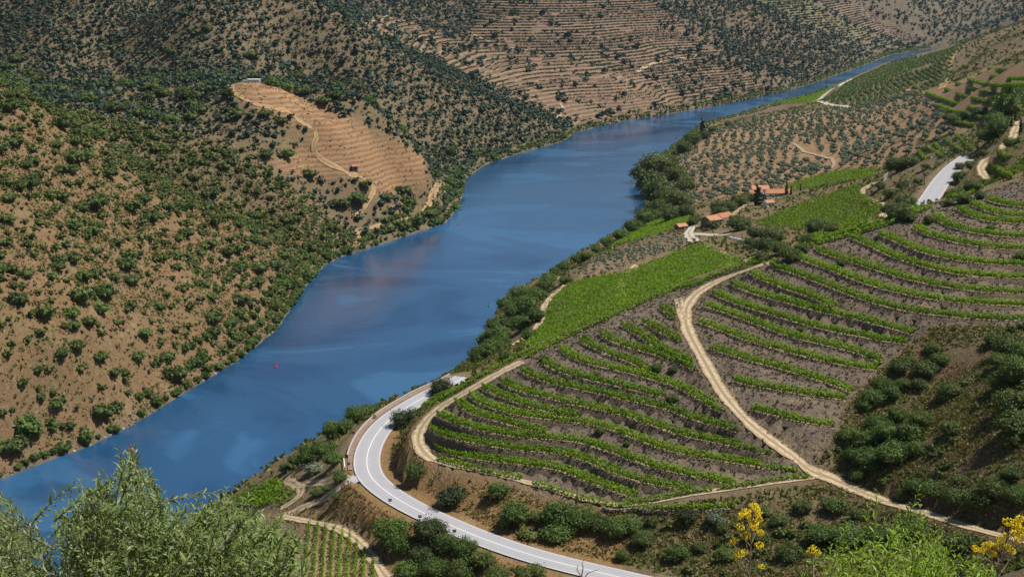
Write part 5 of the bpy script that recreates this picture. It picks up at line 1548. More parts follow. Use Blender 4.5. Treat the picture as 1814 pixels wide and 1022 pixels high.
clump([(1150,345,52),(1166,358,56),(1140,322,42),(1182,365,46),(1172,382,40),(1205,368,40),(1212,342,36),(1196,322,38),(1160,312,56),(1188,392,34),(1216,385,30),(1186,300,34),(1212,270,28),(1228,256,28),(1248,246,20),(1262,236,16),(1290,225,14)],
      'riverside_tree', 'holm', 'large dark tree of the riverside wood beside the olive orchard', 'trees of the riverside wood by the orchard', tall=1.15)
clump([(1002,502,22),(1400,460,34),(1385,450,34),(1360,445,40),(1366,430,44),(1338,420,30),(1310,408,42),(1450,415,46),(1475,412,30),(1330,436,24),(1420,448,26),(1432,430,26),(1348,462,22)], 'bank_tree', 'holm', 'dark bush on the broken bank between the two green fields', 'bushes on the bank between the fields', 'bush', .9)
clump([(1290,376,28),(1310,365,32),(1332,357,22),(1275,384,28),(1262,406,22),(1228,398,18),(1236,392,16),(1300,395,20),(1268,372,20),(1358,352,12)], 'garden_tree', 'holm', 'dark garden tree between the barns and the red roofed house', 'garden trees round the farmstead')
clump([(1592,388,50),(1574,380,36),(1612,392,26),(1604,372,44),(1588,306,46),(1612,296,36),(1626,326,18),(1560,335,20),(1598,335,26),(1640,300,18),(1575,350,30)], 'hill_tree', 'holm', 'dark tree on the rough slope left of the upper road', 'trees left of the upper road')
clump([(1700,322,31),(1722,340,36),(1708,360,31),(1736,352,23),(1720,300,28),(1692,348,22),(1742,278,23),(1725,282,19),(1700,300,20),(1740,330,20),(1680,365,19)], 'hill_tree', 'holm', 'dark tree between the upper road and the estate track', 'trees right of the upper road')
clump([(1772,240,44),(1782,210,56),(1762,225,36),(1752,255,36),(1792,196,46),(1742,248,24),(1800,180,40),(1768,195,34),(1690,222,24),(1705,212,22),(1680,215,18),(1735,205,24),(1790,262,26)], 'estate_tree', 'river', 'green tree in the grove at the head of the estate track', 'trees at the head of the estate track')
clump([(1005,676,12),(1128,641,13),(1164,658,20),(1192,660,17),(1190,712,22),(1058,668,12),(1155,600,12),(1417,588,14),(1490,470,20),(1645,395,20),(1755,410,18),(1808,463,24),(965,640,18),(1040,602,14),(1545,632,14),(1063,767,20),(1110,790,12),(1100,770,10)], 'bank_bush', 'holm', 'small dark bush growing on a terrace bank', 'bushes on the terrace banks', 'bush', 1.0)
q = np.array([(t[2], t[3]) for t in TREES], float)
PT = drop(q[:, 0], q[:, 1])
tr_ = np.random.default_rng(9)
for t, p in zip(TREES, PT):
    dd = math.hypot(p[1] * CP + (EYE - p[2]) * SP, 0)
    r = t[4] * dd / FPX / 2 * {'slope_tree': .84, 'thicket_tree': .86, 'hill_tree': 1.0}.get(t[0], 1.18)
    e = bpy.data.objects.new(t[0], None); COL.objects.link(e); e.empty_display_size = .2
    e.location = (p[0], p[1], p[2] - 0.08 * r); s = r; e.scale = (s * tr_.uniform(.93, 1.07), s * tr_.uniform(.93, 1.07), s * t[7] * tr_.uniform(.92, 1.08)); e.rotation_euler = (0, 0, tr_.uniform(0, 6.28))
    tag(e, None, t[5], t[8], t[6])
    ml = NEAR['river' if t[0] in ('slope_tree', 'thicket_tree', 'bank_bush') and t[1] == 'holm' and int(t[2]) % 3 == 0 else t[1]]
    for nm_, me in (('crown', ml[tr_.integers(0, len(ml))]), ('trunk', M_TRUNK)):
        c_ = bpy.data.objects.new(nm_, me); COL.objects.link(c_); c_.parent = e

# cypresses
M_CY = []
for _ in range(3):
    lob = [(rg.normal(0, .02), rg.normal(0, .02), z, r, r, .14) for z, r in ((.08, .10), (.2, .125), (.35, .13), (.5, .12), (.65, .10), (.8, .07), (.93, .035))]
    me = leaf_mesh('crown', crown(rg, lob, 420, .035, .85, .4)); me.materials.append(M_CYP); M_CY.append(me)
M_CTR = Build().tube([(0, 0, -.05), (0, 0, .15)], [.025, .02], 6).mesh('trunk'); M_CTR.materials.append(M_BARK)
for (u_, v_, h_, fat, lb) in [(1342,364,36,1.9,'broad dark conifer in front of the red roofed house'),(1393,345,24,.9,'slender cypress before the long red roof, left of two'),(1401,345,18,.9,'slender cypress before the long red roof, right of two'),
    (1418,338,13,.9,'small cypress beyond the right end of the long red roof'),(1351,360,18,2.2,'short dark conifer beside the broad one'),
    (1807,237,28,1.0,'dark cypress standing on the right edge of the estate track'),(1798,216,18,1.1,'cypress of the group left of the estate track, tallest'),(1791,225,17,1.2,'cypress of the group left of the estate track, middle'),(1786,224,14,1.3,'cypress of the group left of the estate track, shortest'),
    (1244,241,30,1.5,'dark pointed cypress above the riverside wood')]:
    p = drop([u_], [v_])[0]; dd = p[1] * CP + (EYE - p[2]) * SP; hm = h_ * dd / FPX / CP
    e = bpy.data.objects.new('cypress_tree', None); COL.objects.link(e); e.location = p - np.array([0, 0, .3]); e.scale = (hm * fat, hm * fat, hm); e.empty_display_size = .2
    tag(e, None, lb, 'cypress', 'cypresses round the farmsteads')
    for nm_, me in (('crown', M_CY[tr_.integers(0, 3)]), ('trunk', M_CTR)):
        c_ = bpy.data.objects.new(nm_, me); COL.objects.link(c_); c_.parent = e
# posts row of young cypresses along the riverside vine strip
for i, (u_, v_) in enumerate([(1340,191),(1358,187),(1376,184),(1394,180),(1412,176),(1428,173),(1446,168),(1456,163),(1464,158)]):
    p = drop([u_], [v_])[0]
    e = bpy.data.objects.new('cypress_tree', None); COL.objects.link(e); e.location = p - np.array([0, 0, .3]); e.scale = (5, 5, 5.5); e.empty_display_size = .2
    tag(e, None, 'tiny cypress in the line along the riverside vine strip, %s from the left' % nth(i), 'cypress', 'line of young cypresses by the river')
    for nm_, me in (('crown', M_CY[i % 3]), ('trunk', M_CTR)):
        c_ = bpy.data.objects.new(nm_, me); COL.objects.link(c_); c_.parent = e

# ------------------------------------------------------------------ houses
M_ROOF = plain_mat('clay roof tiles', (0.50, 0.225, 0.125), 0.85, 0.22, 1.2)
M_ROOF2 = plain_mat('faded clay roof tiles', (0.56, 0.27, 0.16), 0.85, 0.22, 1.0)
M_LIME = plain_mat('white limewash', (0.74, 0.73, 0.70), 0.85, 0.08, 0.8)
M_STONEW = plain_mat('dark schist masonry', (0.16, 0.125, 0.105), 0.9, 0.35, 1.2)
M_GLASS = plain_mat('dark window glass', (0.03, 0.035, 0.045), 0.15, 0.2, 1.0, 0.5, 0.0)
M_DOOR = plain_mat('dark green door', (0.04, 0.07, 0.05), 0.6, 0.2, 2)
M_TANK = plain_mat('pale blue tank', (0.52, 0.58, 0.66), 0.6, 0.1, 0.8)

def block(root, cx, cy, L, W, h, rh, wall_mat, roof_mat, wins=(), doors=(), over=0.35):
    """walls with gables, a two-slope tiled roof with thickness, openings; ridge along local x"""
    x0, x1, y0, y1 = cx - L / 2, cx + L / 2, cy - W / 2, cy + W / 2
    b = Build()
    n_ = [(x0, y0), (x1, y0), (x1, y1), (x0, y1)]
    lo, hi = -2.5, h
    b.poly([(x0, y0, lo), (x1, y0, lo), (x1, y0, hi), (x0, y0, hi)]); b.poly([(x1, y1, lo), (x0, y1, lo), (x0, y1, hi), (x1, y1, hi)])
    b.poly([(x1, y0, lo), (x1, y1, lo), (x1, y1, hi), (x1, cy, hi + rh), (x1, y0, hi)])
    b.poly([(x0, y1, lo), (x0, y0, lo), (x0, y0, hi), (x0, cy, hi + rh), (x0, y1, hi)])
    put('wall', b.mesh('wall'), wall_mat, root)
    sl = rh / (W / 2); t = 0.22
    for sg in (-1, 1):
        b = Build(); e = W / 2 + over; ze = h - over * sl
        A = [(x0 - over, cy + 0.002 * sg, h + rh + .03), (x1 + over, cy + 0.002 * sg, h + rh + .03), (x1 + over, cy + sg * e, ze + .03), (x0 - over, cy + sg * e, ze + .03)]
        Bq = [(p[0], p[1], p[2] + t) for p in A]
        b.poly(A); b.poly(Bq[::-1])
        for i in range(4):
            j = (i + 1) % 4
            b.poly([A[i], A[j], Bq[j], Bq[i]])
        o_ = put('roof', b.mesh('roof'), roof_mat, root)
        rb = Build(); nrow = max(3, int(L / 0.9))
        for i in range(nrow):
            xx = x0 - over + (L + 2 * over) * (i + .5) / nrow
            rb.tube([(xx, cy + sg * .05, h + rh + .03 + t), (xx, cy + sg * e, ze + .03 + t)], [.13, .13], 5)
        put('tile_ridges', rb.mesh('tile_ridges'), roof_mat, o_, kind='stuff')
    rb = Build().tube([(x0 - over, cy, h + rh + .2), (x1 + over, cy, h + rh + .2)], [.2, .2], 6); put('ridge_cap', rb.mesh('ridge_cap'), roof_mat, root)
    for (wx, wz, ww, wh, sg) in wins:
        yy = cy + sg * (W / 2 + .03)
        f = put('window', Build().box((wx, yy, wz), (ww + .25, .10, wh + .25)).mesh('window'), M_LIME if wall_mat is not M_LIME else M_CONC, root)
        put('pane', Build().box((wx, yy + sg * .065, wz), (ww, .05, wh)).mesh('pane'), M_GLASS, f)
    for (wx, ww, wh, sg) in doors:
        put('door', Build().box((wx, cy + sg * (W / 2 + .05), wh / 2 - .3), (ww, .12, wh + .6)).mesh('door'), M_DOOR, root)

def house(name, u_, v_, rz, label, cat, blocks, dz=0.0, scale=0.82):
    p = drop([u_], [v_])[0]
    e = bpy.data.objects.new(name, None); COL.objects.link(e); e.location = (p[0], p[1], p[2] + dz); e.rotation_euler = (0, 0, rz); e.scale = (scale,) * 3
    tag(e, None, label, cat)
    for b in blocks: block(e, *b)
    return e
q = house('farmhouse', 1366, 350, 0.10, 'long red tiled farmhouse with cypresses in front, left wing and rear block', 'house', [
    (5.5, 2.0, 18.0, 7.0, 3.2, 2.3, M_LIME, M_ROOF, [(-1, 1.7, 1.0, 1.3, -1), (3, 1.7, 1.0, 1.3, -1), (7, 1.7, 1.0, 1.3, -1), (11, 1.7, 1.0, 1.3, -1)], [(5, 1.2, 2.3, -1)]),
    (-11.0, 1.0, 9.0, 7.0, 3.0, 2.2, M_LIME, M_ROOF, [(-13, 1.6, 1.0, 1.2, -1), (-9, 1.6, 1.0, 1.2, -1)], []),
    (-6.0, 9.0, 12.0, 7.5, 5.0, 2.0, M_LIME, M_ROOF2, [(-9, 3.6, 1.0, 1.2, -1), (-5, 3.6, 1.0, 1.2, -1)], []),
])
put('chimney', Build().box((10, 3.5, 6.2), (.9, .9, 1.8)).mesh('chimney'), M_LIME, q)
put('terrace_wall', Build().box((5, -4.5, -.4), (19, .4, 2.0)).mesh('terrace_wall'), M_LIME, q)
house('cottage', 1361, 366, 0.5, 'small white cottage with a low tiled roof below the long farmhouse', 'house', [(0, 0, 6.5, 5, 3.0, 1.2, M_LIME, M_ROOF2, [(-1.2, 1.7, .8, 1.0, -1)], [(1.2, 1.0, 2.1, -1)])])
house('barn', 1268, 396, 0.68, 'orange roofed barn in two stepped lengths by the white yard', 'barn', [
    (-4.0, 0, 11.0, 8.5, 3.4, 2.2, M_STONEW, M_ROOF2, [(-6, 1.8, .9, 1.0, -1), (-2, 1.8, .9, 1.0, -1)], [(0.5, 2.2, 2.6, -1)]),
    (6.9, 0, 10.6, 7.6, 4.0, 2.0, M_LIME, M_ROOF, [(5, 2.0, .9, 1.0, -1), (9, 2.0, .9, 1.0, -1)], [])])
house('shed', 1206, 407, 0.55, 'small orange roofed shed left of the white yard', 'shed', [(0, 0, 7.0, 5.0, 2.6, 1.4, M_STONEW, M_ROOF2, [], [(0, 1.6, 2.2, -1)])])
house('stone_hut', 628, 300, 0.35, 'tiny stone hut with an orange roof on the tilled knoll', 'hut', [(0, 0, 4.6, 3.6, 2.6, 1.1, M_STONEW, M_ROOF, [], [(0.4, 1.0, 1.9, -1)])])
house('white_hut', 1608, 166, 0.1, 'tiny white hut with a red roof above the olive orchard', 'hut', [(0, 0, 4.6, 4.2, 3.4, 1.2, M_LIME, M_ROOF, [(-1.0, 2.0, .7, .8, -1)], [(1.0, .9, 2.0, -1)])])
p = drop([450], [146])[0]
e = bpy.data.objects.new('water_tank', None); COL.objects.link(e); e.location = p; tag(e, None, 'low pale blue water tank on top of the tilled knoll', 'water tank')
put('tank', Build().box((0, 0, .9), (8.5, 4, 2.0)).mesh('tank'), M_TANK, e)
put('lid', Build().box((0, 0, 2.02), (9, 4.5, .2)).mesh('lid'), M_LIME, e)
put('pump_box', Build().box((-6.6, 0, .6), (2.6, 2.2, 1.6)).mesh('pump_box'), M_TANK, e)

# low white block wall by the yard drive
P = resample(drop_line([(1294,423),(1306,426),(1319,429),(1334,432)], 1.5, 1), 1.7)
e = bpy.data.objects.new('block_wall', None); COL.objects.link(e); e.location = P[0]; tag(e, None, 'row of rough white blocks edging the bank below the barns', 'wall')
for i, q in enumerate(P):
    me = Build().box((q[0] - P[0][0], q[1] - P[0][1], q[2] - P[0][2] + .45), (1.35, .7, 1.1 + .25 * math.sin(i * 2.3)), .2 * math.sin(i), .85).mesh('block')
    put('block', me, M_LIME, e)
# white slatted panel on the rough slope
pa, pb = drop([1565.0, 1582.0], [322.0, 309.0])
e = bpy.data.objects.new('slatted_fence', None); COL.objects.link(e); e.location = pa; tag(e, None, 'white slatted fence panel on the rough slope left of the upper road', 'fence')
dvec = pb - pa; Lf = math.hypot(dvec[0], dvec[1]); az = math.atan2(dvec[1], dvec[0])
sl_me = Build().box((0, 0, 1.5), (.42, .10, 3.2)).mesh('slat'); sl_me.materials.append(M_LIME)
for i in range(9):
    t_ = (i + .5) / 9; c_ = bpy.data.objects.new('slat', sl_me); COL.objects.link(c_); c_.parent = e
    c_.location = (dvec[0] * t_, dvec[1] * t_, dvec[2] * t_); c_.rotation_euler = (0, 0, az)
for z_ in (.5, 2.6):
    put('rail', Build().tube([(0, .1, z_), (dvec[0], dvec[1] + .1, dvec[2] + z_)], [.07, .07], 5).mesh('rail'), M_LIME, e)

# poles
for (u_, v_, h_, lb) in [(1680,289,9.0,'thin dark utility pole by the small vine plot above the upper road'),(1637,333,8.0,'thin utility pole on the slope left of the upper road'),(938,780,5.6,'bare thin pole standing among the lower vine rows'),(1022,894,4.0,'short thin pole beside the toe path')]:
    p = drop([u_], [v_])[0]
    e = bpy.data.objects.new('utility_pole', None); COL.objects.link(e); e.location = p; tag(e, None, lb, 'utility pole')
    put('pole', Build().tube([(0, 0, -.4), (0, 0, h_)], [.15, .09], 6).mesh('pole'), M_WOOD, e)
    put('crossarm', Build().box((0, 0, h_ - .5), (1.3 if h_ > 6 else .5, .10, .12)).mesh('crossarm'), M_WOOD, e)

# buoys
M_RED = plain_mat('red buoy paint', (0.60, 0.03, 0.04), 0.4, 0.1, 2)
M_GRN = plain_mat('green buoy paint', (0.02, 0.22, 0.10), 0.4, 0.1, 2)
for (u_, v_, mt, lb) in [(489,650,M_RED,'red channel buoy in midstream near the left shore'),(232,796,M_RED,'red channel buoy above the foreground olive branches'),(812,398,M_RED,'small red channel buoy off the knoll point'),
                         (866,542,M_GRN,'green channel buoy in front of the near bank trees'),(1115,311,M_BLACK,'tiny dark buoy off the riverside wood'),(1198,244,M_BLACK,'tiny dark buoy on the upstream reach')]:
    p = level(u_, v_, 0.0)
    e = bpy.data.objects.new('buoy', None); COL.objects.link(e); e.location = p; tag(e, None, lb, 'buoy', 'buoys marking the channel')
    put('float', Build().tube([(0, 0, -.3), (0, 0, .0), (0, 0, .35), (0, 0, .5)], [.5, .75, .7, .35], 10).mesh('float'), mt, e)
    put('mast', Build().tube([(0, 0, .45), (0, 0, 1.7)], [.16, .10], 6).mesh('mast'), mt, e)
    put('topmark', Build().tube([(0, 0, 1.6), (0, 0, 1.75), (0, 0, 2.2)], [.1, .34, .05], 8).mesh('topmark'), mt, e)

# ------------------------------------------------------------------ foreground plants on the lookout slope
def at_depth(u_, v_, d):
    u_ = np.asarray(u_, float); v_ = np.asarray(v_, float)
    a_ = (u_ - 907) / FPX * d; b_ = -(v_ - 511) / FPX * d
    return np.stack(np.broadcast_arrays(a_, d * CP + b_ * SP, EYE - d * SP + b_ * CP), -1)

def two_sided(name, top0, top1, under, trans=0.2, rough=0.45):
    m, n, o = mat_new(name)
    t = N(n, 'ShaderNodeAttribute', attribute_name='tint').outputs['Fac']
    oi = N(n, 'ShaderNodeObjectInfo').outputs['Random']
    t = math_(n, 'FRACT', math_(n, 'ADD', t, oi))
    c = ramp(n, t, [(0.0, top0), (1.0, top1)])
    c = mixc(n, c, under, N(n, 'ShaderNodeNewGeometry').outputs['Backfacing'])
    p = n.nodes.new('ShaderNodeBsdfPrincipled'); n.links.new(c, p.inputs['Base Color']); p.inputs['Roughness'].default_value = rough; p.inputs['Specular IOR Level'].default_value = 0.5
    tr = n.nodes.new('ShaderNodeBsdfTranslucent'); n.links.new(mixc(n, c, (1.2, 1.4, 0.5), 1.0, 'MULTIPLY'), tr.inputs['Color'])
    mx = n.nodes.new('ShaderNodeMixShader'); mx.inputs[0].default_value = trans
    n.links.new(p.outputs[0], mx.inputs[1]); n.links.new(tr.outputs[0], mx.inputs[2]); n.links.new(mx.outputs[0], o.inputs['Surface'])
    return m
M_OLF = two_sided('olive leaf', (0.095, 0.145, 0.035), (0.23, 0.295, 0.085), (0.46, 0.50, 0.35), 0.25)
M_ALM = two_sided('almond leaf', (0.13, 0.23, 0.012), (0.32, 0.44, 0.035), (0.28, 0.38, 0.06), 0.42)
M_TWIG = plain_mat('olive twig bark', (0.16, 0.14, 0.11), 0.9, 0.3, 9)
M_TWIGG = plain_mat('green twig bark', (0.17, 0.17, 0.06), 0.8, 0.3, 9)

# leaf: long lens folded along the midrib and curling to the tip; x along the leaf, unit length
LEAF_V = np.array([(0, 0, 0), (.3, .5, .10), (.68, .42, .06), (1, 0, -.12), (.68, -.42, .06), (.3, -.5, .10), (.5, 0, .02)], float)
LEAF_F = np.array([(0, 1, 6, 0)])
LEAF_Q = [(0, 6, 2, 1), (6, 3, 2, 2), (0, 5, 4, 6), (6, 4, 3, 3)]
LEAF_T = [(0, 6, 1), (1, 6, 2), (2, 6, 3), (0, 5, 6), (5, 4, 6), (4, 3, 6)]
def leaf_frames(base, direction, normal, length, width):
    """arrays -> N x 7 x 3 leaf vertices"""
    d = direction / np.linalg.norm(direction, axis=1)[:, None]
    s = np.cross(normal, d); s /= np.linalg.norm(s, axis=1)[:, None] + 1e-9
    n_ = np.cross(d, s)
    return d, s, n_
def grow(rng, tips, axis, length, pair_gap, leaf_len, leaf_w, opposite=True, bend=0.35):
    """leafy shoots: returns twig centre lines and leaf frames"""
    lines = []; B_, D_, S_, N_, Ln = [], [], [], [], []
    for tip, ax, L in zip(tips, axis, length):
        ax = ax / np.linalg.norm(ax)
        side = np.cross(ax, rng.normal(0, 1, 3)); side /= np.linalg.norm(side)
        n_ = max(4, int(L / pair_gap))
        t = np.linspace(0, 1, n_)
        pts = tip - ax * (L * (1 - t))[:, None] + side * (bend * L * 0.25 * np.sin(t * 2.4))[:, None]
        lines.append(pts)
        tang = np.gradient(pts, axis=0); tang /= np.linalg.norm(tang, axis=1)[:, None]
        ref = side
        for i in range(n_):
            T_ = tang[i]; a_ = np.cross(T_, ref); a_ /= np.linalg.norm(a_) + 1e-9; b_ = np.cross(T_, a_)
            ph = (i % 2) * math.pi / 2 + rng.normal(0, .35) if opposite else i * 2.4
            for sg in ((1, -1) if opposite else (1,)):
                if rng.random() < .08: continue
                o_ = (a_ * math.cos(ph) + b_ * math.sin(ph)) * sg
                d = o_ * rng.uniform(.55, 1.0) + T_ * rng.uniform(.5, 1.1) + np.array([0, 0, rng.uniform(-.25, .15)])
                nr = T_ * .6 - o_ * .4 + rng.normal(0, .35, 3) + np.array([0, 0, .7])
                d = d / np.linalg.norm(d); s = np.cross(nr, d); s = s / (np.linalg.norm(s) + 1e-9)
                B_.append(pts[i]); D_.append(d); S_.append(s); N_.append(np.cross(d, s)); Ln.append(leaf_len * rng.uniform(.65, 1.2) * (1 - .35 * t[i] ** 4))
    return lines, np.array(B_), np.array(D_), np.array(S_), np.array(N_), np.array(Ln)

def leafy_plant(root, rng, lines, B_, D_, S_, N_, Ln, wr, lmat, tmat, twig_r, n_single, stuff_name):
    W_ = LEAF_V[None]
    V = B_[:, None] + D_[:, None] * (W_[..., 0:1] * Ln[:, None, None]) + S_[:, None] * (W_[..., 1:2] * (Ln * wr)[:, None, None]) + N_[:, None] * (W_[..., 2:3] * Ln[:, None, None])
    dep = B_ @ np.array([0, CP, -SP]) - (EYE * -SP)
    u_, v_ = to_photo(B_[:, 0], B_[:, 1], B_[:, 2])
    inside = (u_ > 0) & (u_ < 1814) & (v_ > 0) & (v_ < 1022)
    score = np.where(inside, Ln / np.maximum(dep, .5), 0)
    # leaves nobody stands in front of: nearest one per small patch of view
    key = {}
    for i in np.argsort(-score):
        if not inside[i]: continue
        k_ = (int(u_[i] // 16), int(v_[i] // 16))
        if k_ not in key or dep[i] < dep[key[k_]]: key[k_] = i
    single = sorted(key.values(), key=lambda i: -score[i])[:n_single]
    sset = np.zeros(len(B_), bool); sset[single] = True
    base = root.location
    lm = bpy.data.meshes.new('leaf'); lm.from_pydata([tuple(p) for p in LEAF_V * [1, wr, 1]], [], LEAF_T); lm.materials.append(lmat)
    at_ = lm.attributes.new('tint', 'FLOAT', 'POINT'); at_.data.foreach_set('value', np.full(7, .5, np.float32))
    from mathutils import Matrix
    for i in single:
        o_ = bpy.data.objects.new('leaf', lm); COL.objects.link(o_); o_.parent = root
        M_ = Matrix((D_[i] * Ln[i], S_[i] * Ln[i], N_[i] * Ln[i])).transposed().to_4x4()
        M_.translation = Vector(B_[i]) - Vector(base)
        o_.matrix_local = M_
    Vr = V[~sset]
    me = bpy.data.meshes.new(stuff_name)
    F_ = (np.array(LEAF_T)[None] + (np.arange(len(Vr)) * 7)[:, None, None]).reshape(-1, 3)
    me = new_mesh(stuff_name, (Vr - np.array(base)).reshape(-1, 3), F_)
    at_ = me.attributes.new('tint', 'FLOAT', 'POINT'); at_.data.foreach_set('value', np.repeat(rng.uniform(0, 1, len(Vr)), 7).astype(np.float32))
    put(stuff_name, me, lmat, root, kind='stuff')
    b = Build()
    for pts in lines:
        q = pts[::max(1, len(pts) // 5)]
        b.tube([tuple(p - np.array(base)) for p in q], list(np.linspace(twig_r, twig_r * .4, len(q))), 4, False)
    put('twigs', b.mesh('twigs'), tmat, root, kind='stuff')

def shoots_in(rng, poly, n_, d0, d1):
    P = []
    us = [p[0] for p in poly]; vs = [p[1] for p in poly]
    while len(P) < n_:
        u_ = rng.uniform(min(us), max(us), 400); v_ = rng.uniform(min(vs), max(vs), 400)
        k_ = in_poly(u_, v_, poly)
        P += list(zip(u_[k_], v_[k_]))
    P = np.array(P[:n_])
    return P, rng.uniform(d0, d1, n_)

fr = np.random.default_rng(404)
OL_OUT = [(-60,900),(0,872),(14,880),(30,925),(50,985),(72,950),(95,915),(118,900),(140,850),(160,872),(182,838),(200,840),(207,800),(222,808),(236,800),(250,850),(268,835),(280,862),(300,890),(318,900),(345,880),(365,892),(396,866),(412,885),(440,878),(462,905),(500,915),(528,945),(545,985),(556,1060),(-60,1080)]
GAPS = [[(28,930),(60,960),(110,920),(120,960),(150,965),(140,1000),(80,1000),(40,985)]]
(tp, dp) = shoots_in(fr, OL_OUT, 1150, 6.2, 8.4)
kk = np.ones(len(tp), bool)
for g in GAPS: kk &= ~(in_poly(tp[:, 0], tp[:, 1], g) & (fr.random(len(tp)) < .85))
tp, dp = tp[kk], dp[kk]
tips = at_depth(tp[:, 0], tp[:, 1], dp)
# shoots fan out from the two boughs
c0 = at_depth(230, 1250, 7.4)
ax = (tips - c0); ax /= np.linalg.norm(ax, axis=1)[:, None]; ax = ax + fr.normal(0, .42, ax.shape) + [0, 0, .35]
ed = [(207,800),(222,806),(236,800),(182,838),(140,850),(268,835),(120,900),(300,890),(396,866),(440,878),(345,880),(0,872),(500,915),(528,945),(160,872),(14,884),(250,850),(412,885),(548,985),(465,905)]
tip2 = at_depth(np.array([q_[0] for q_ in ed]), np.array([q_[1] for q_ in ed]), fr.uniform(6.8, 7.6, len(ed)))
ax2 = (tip2 - c0); ax2 = ax2 / np.linalg.norm(ax2, axis=1)[:, None] + fr.normal(0, .15, ax2.shape) + [0, 0, .5]
tips = np.vstack([tips, tip2]); ax = np.vstack([ax, ax2])
ln_ = fr.uniform(.2, .38, len(tips))
fol = grow(fr, tips, ax, ln_, .020, .054, .2, True)
root = bpy.data.objects.new('olive_tree', None); COL.objects.link(root)
gx, gy = -1.95, 7.3
root.location = (gx, gy, float(H(gx, gy)))
tag(root, None, 'silvery green olive tree top filling the lower left foreground', 'olive tree')
bpy.context.view_layer.update()
leafy_plant(root, fr, *fol, .25, M_OLF, M_TWIG, .0045, 300, 'leaves')
b = Build(); r0 = np.array(root.location)
top = c0 - r0
b.tube([(0, 0, -.4), (.05, .02, .5), tuple(top * .55 + [.1, 0, 0]), tuple(top * .95)], [.16, .13, .10, .07], 8)
put('trunk', b.mesh('trunk'), M_BARK, root)
for i in fr.choice(len(tips) - 20, 24, replace=False):
    e_ = tips[i] - ax[i] / np.linalg.norm(ax[i]) * ln_[i]
    s_ = c0 - r0; q_ = e_ - r0
    put('branch', Build().tube([tuple(s_), tuple(s_ * .5 + q_ * .5 + fr.normal(0, .05, 3)), tuple(q_)], [.014, .008, .004], 5).mesh('branch'), M_TWIG, root)

# bright leafy almond shoots at the lower right
AL_OUT = [(1395,1080),(1432,1010),(1448,985),(1475,972),(1500,945),(1535,950),(1552,925),(1575,945),(1600,915),(1622,935),(1645,925),(1668,950),(1690,965),(1718,975),(1745,985),(1775,1000),(1800,1080)]
tp, dp = shoots_in(fr, AL_OUT, 330, 7.5, 9.5)
tips = at_depth(tp[:, 0], tp[:, 1], dp)
ed = [(1545,880),(1558,868),(1560,925),(1500,930),(1478,962),(1455,990),(1600,905),(1625,880),(1640,912),(1622,862),(1675,940),(1690,950),(1730,975),(1524,940),(1585,925),(1655,930),(1462,975),(1760,995)]
tip2 = at_depth(np.array([q_[0] for q_ in ed]), np.array([q_[1] for q_ in ed]), fr.uniform(8, 9, len(ed)))
ax = fr.normal(0, .35, (len(tips), 3)) + [0, 0, 1.0]; ax2 = fr.normal(0, .18, (len(tip2), 3)) + [0, 0, 1.0]
tips = np.vstack([tips, tip2]); ax = np.vstack([ax, ax2]); ln_ = np.r_[fr.uniform(.3, .5, len(tp)), fr.uniform(.4, .6, len(ed))]
fol = grow(fr, tips, ax, ln_, .017, .052, .26, False, .3)
root = bpy.data.objects.new('almond_bush', None); COL.objects.link(root)
root.location = (2.45, 8.5, float(H(2.45, 8.5)))
tag(root, None, 'bright yellow green leafy bush with upright shoots in the lower right foreground', 'bush')
leafy_plant(root, fr, *fol, .26, M_ALM, M_TWIGG, .004, 300, 'leaves')
r0 = np.array(root.location)
for i in range(26):
    t_ = tips[fr.integers(0, len(tips))]; q_ = t_ - r0 - np.array([0, 0, .3]); s_ = np.array([fr.normal(0, .15), fr.normal(0, .15), -.2])
    put('branch', Build().tube([tuple(s_), tuple(s_ * .4 + q_ * .6 + [0, 0, -.1]), tuple(q_)], [.022, .014, .005], 5).mesh('branch'), M_TWIG, root)

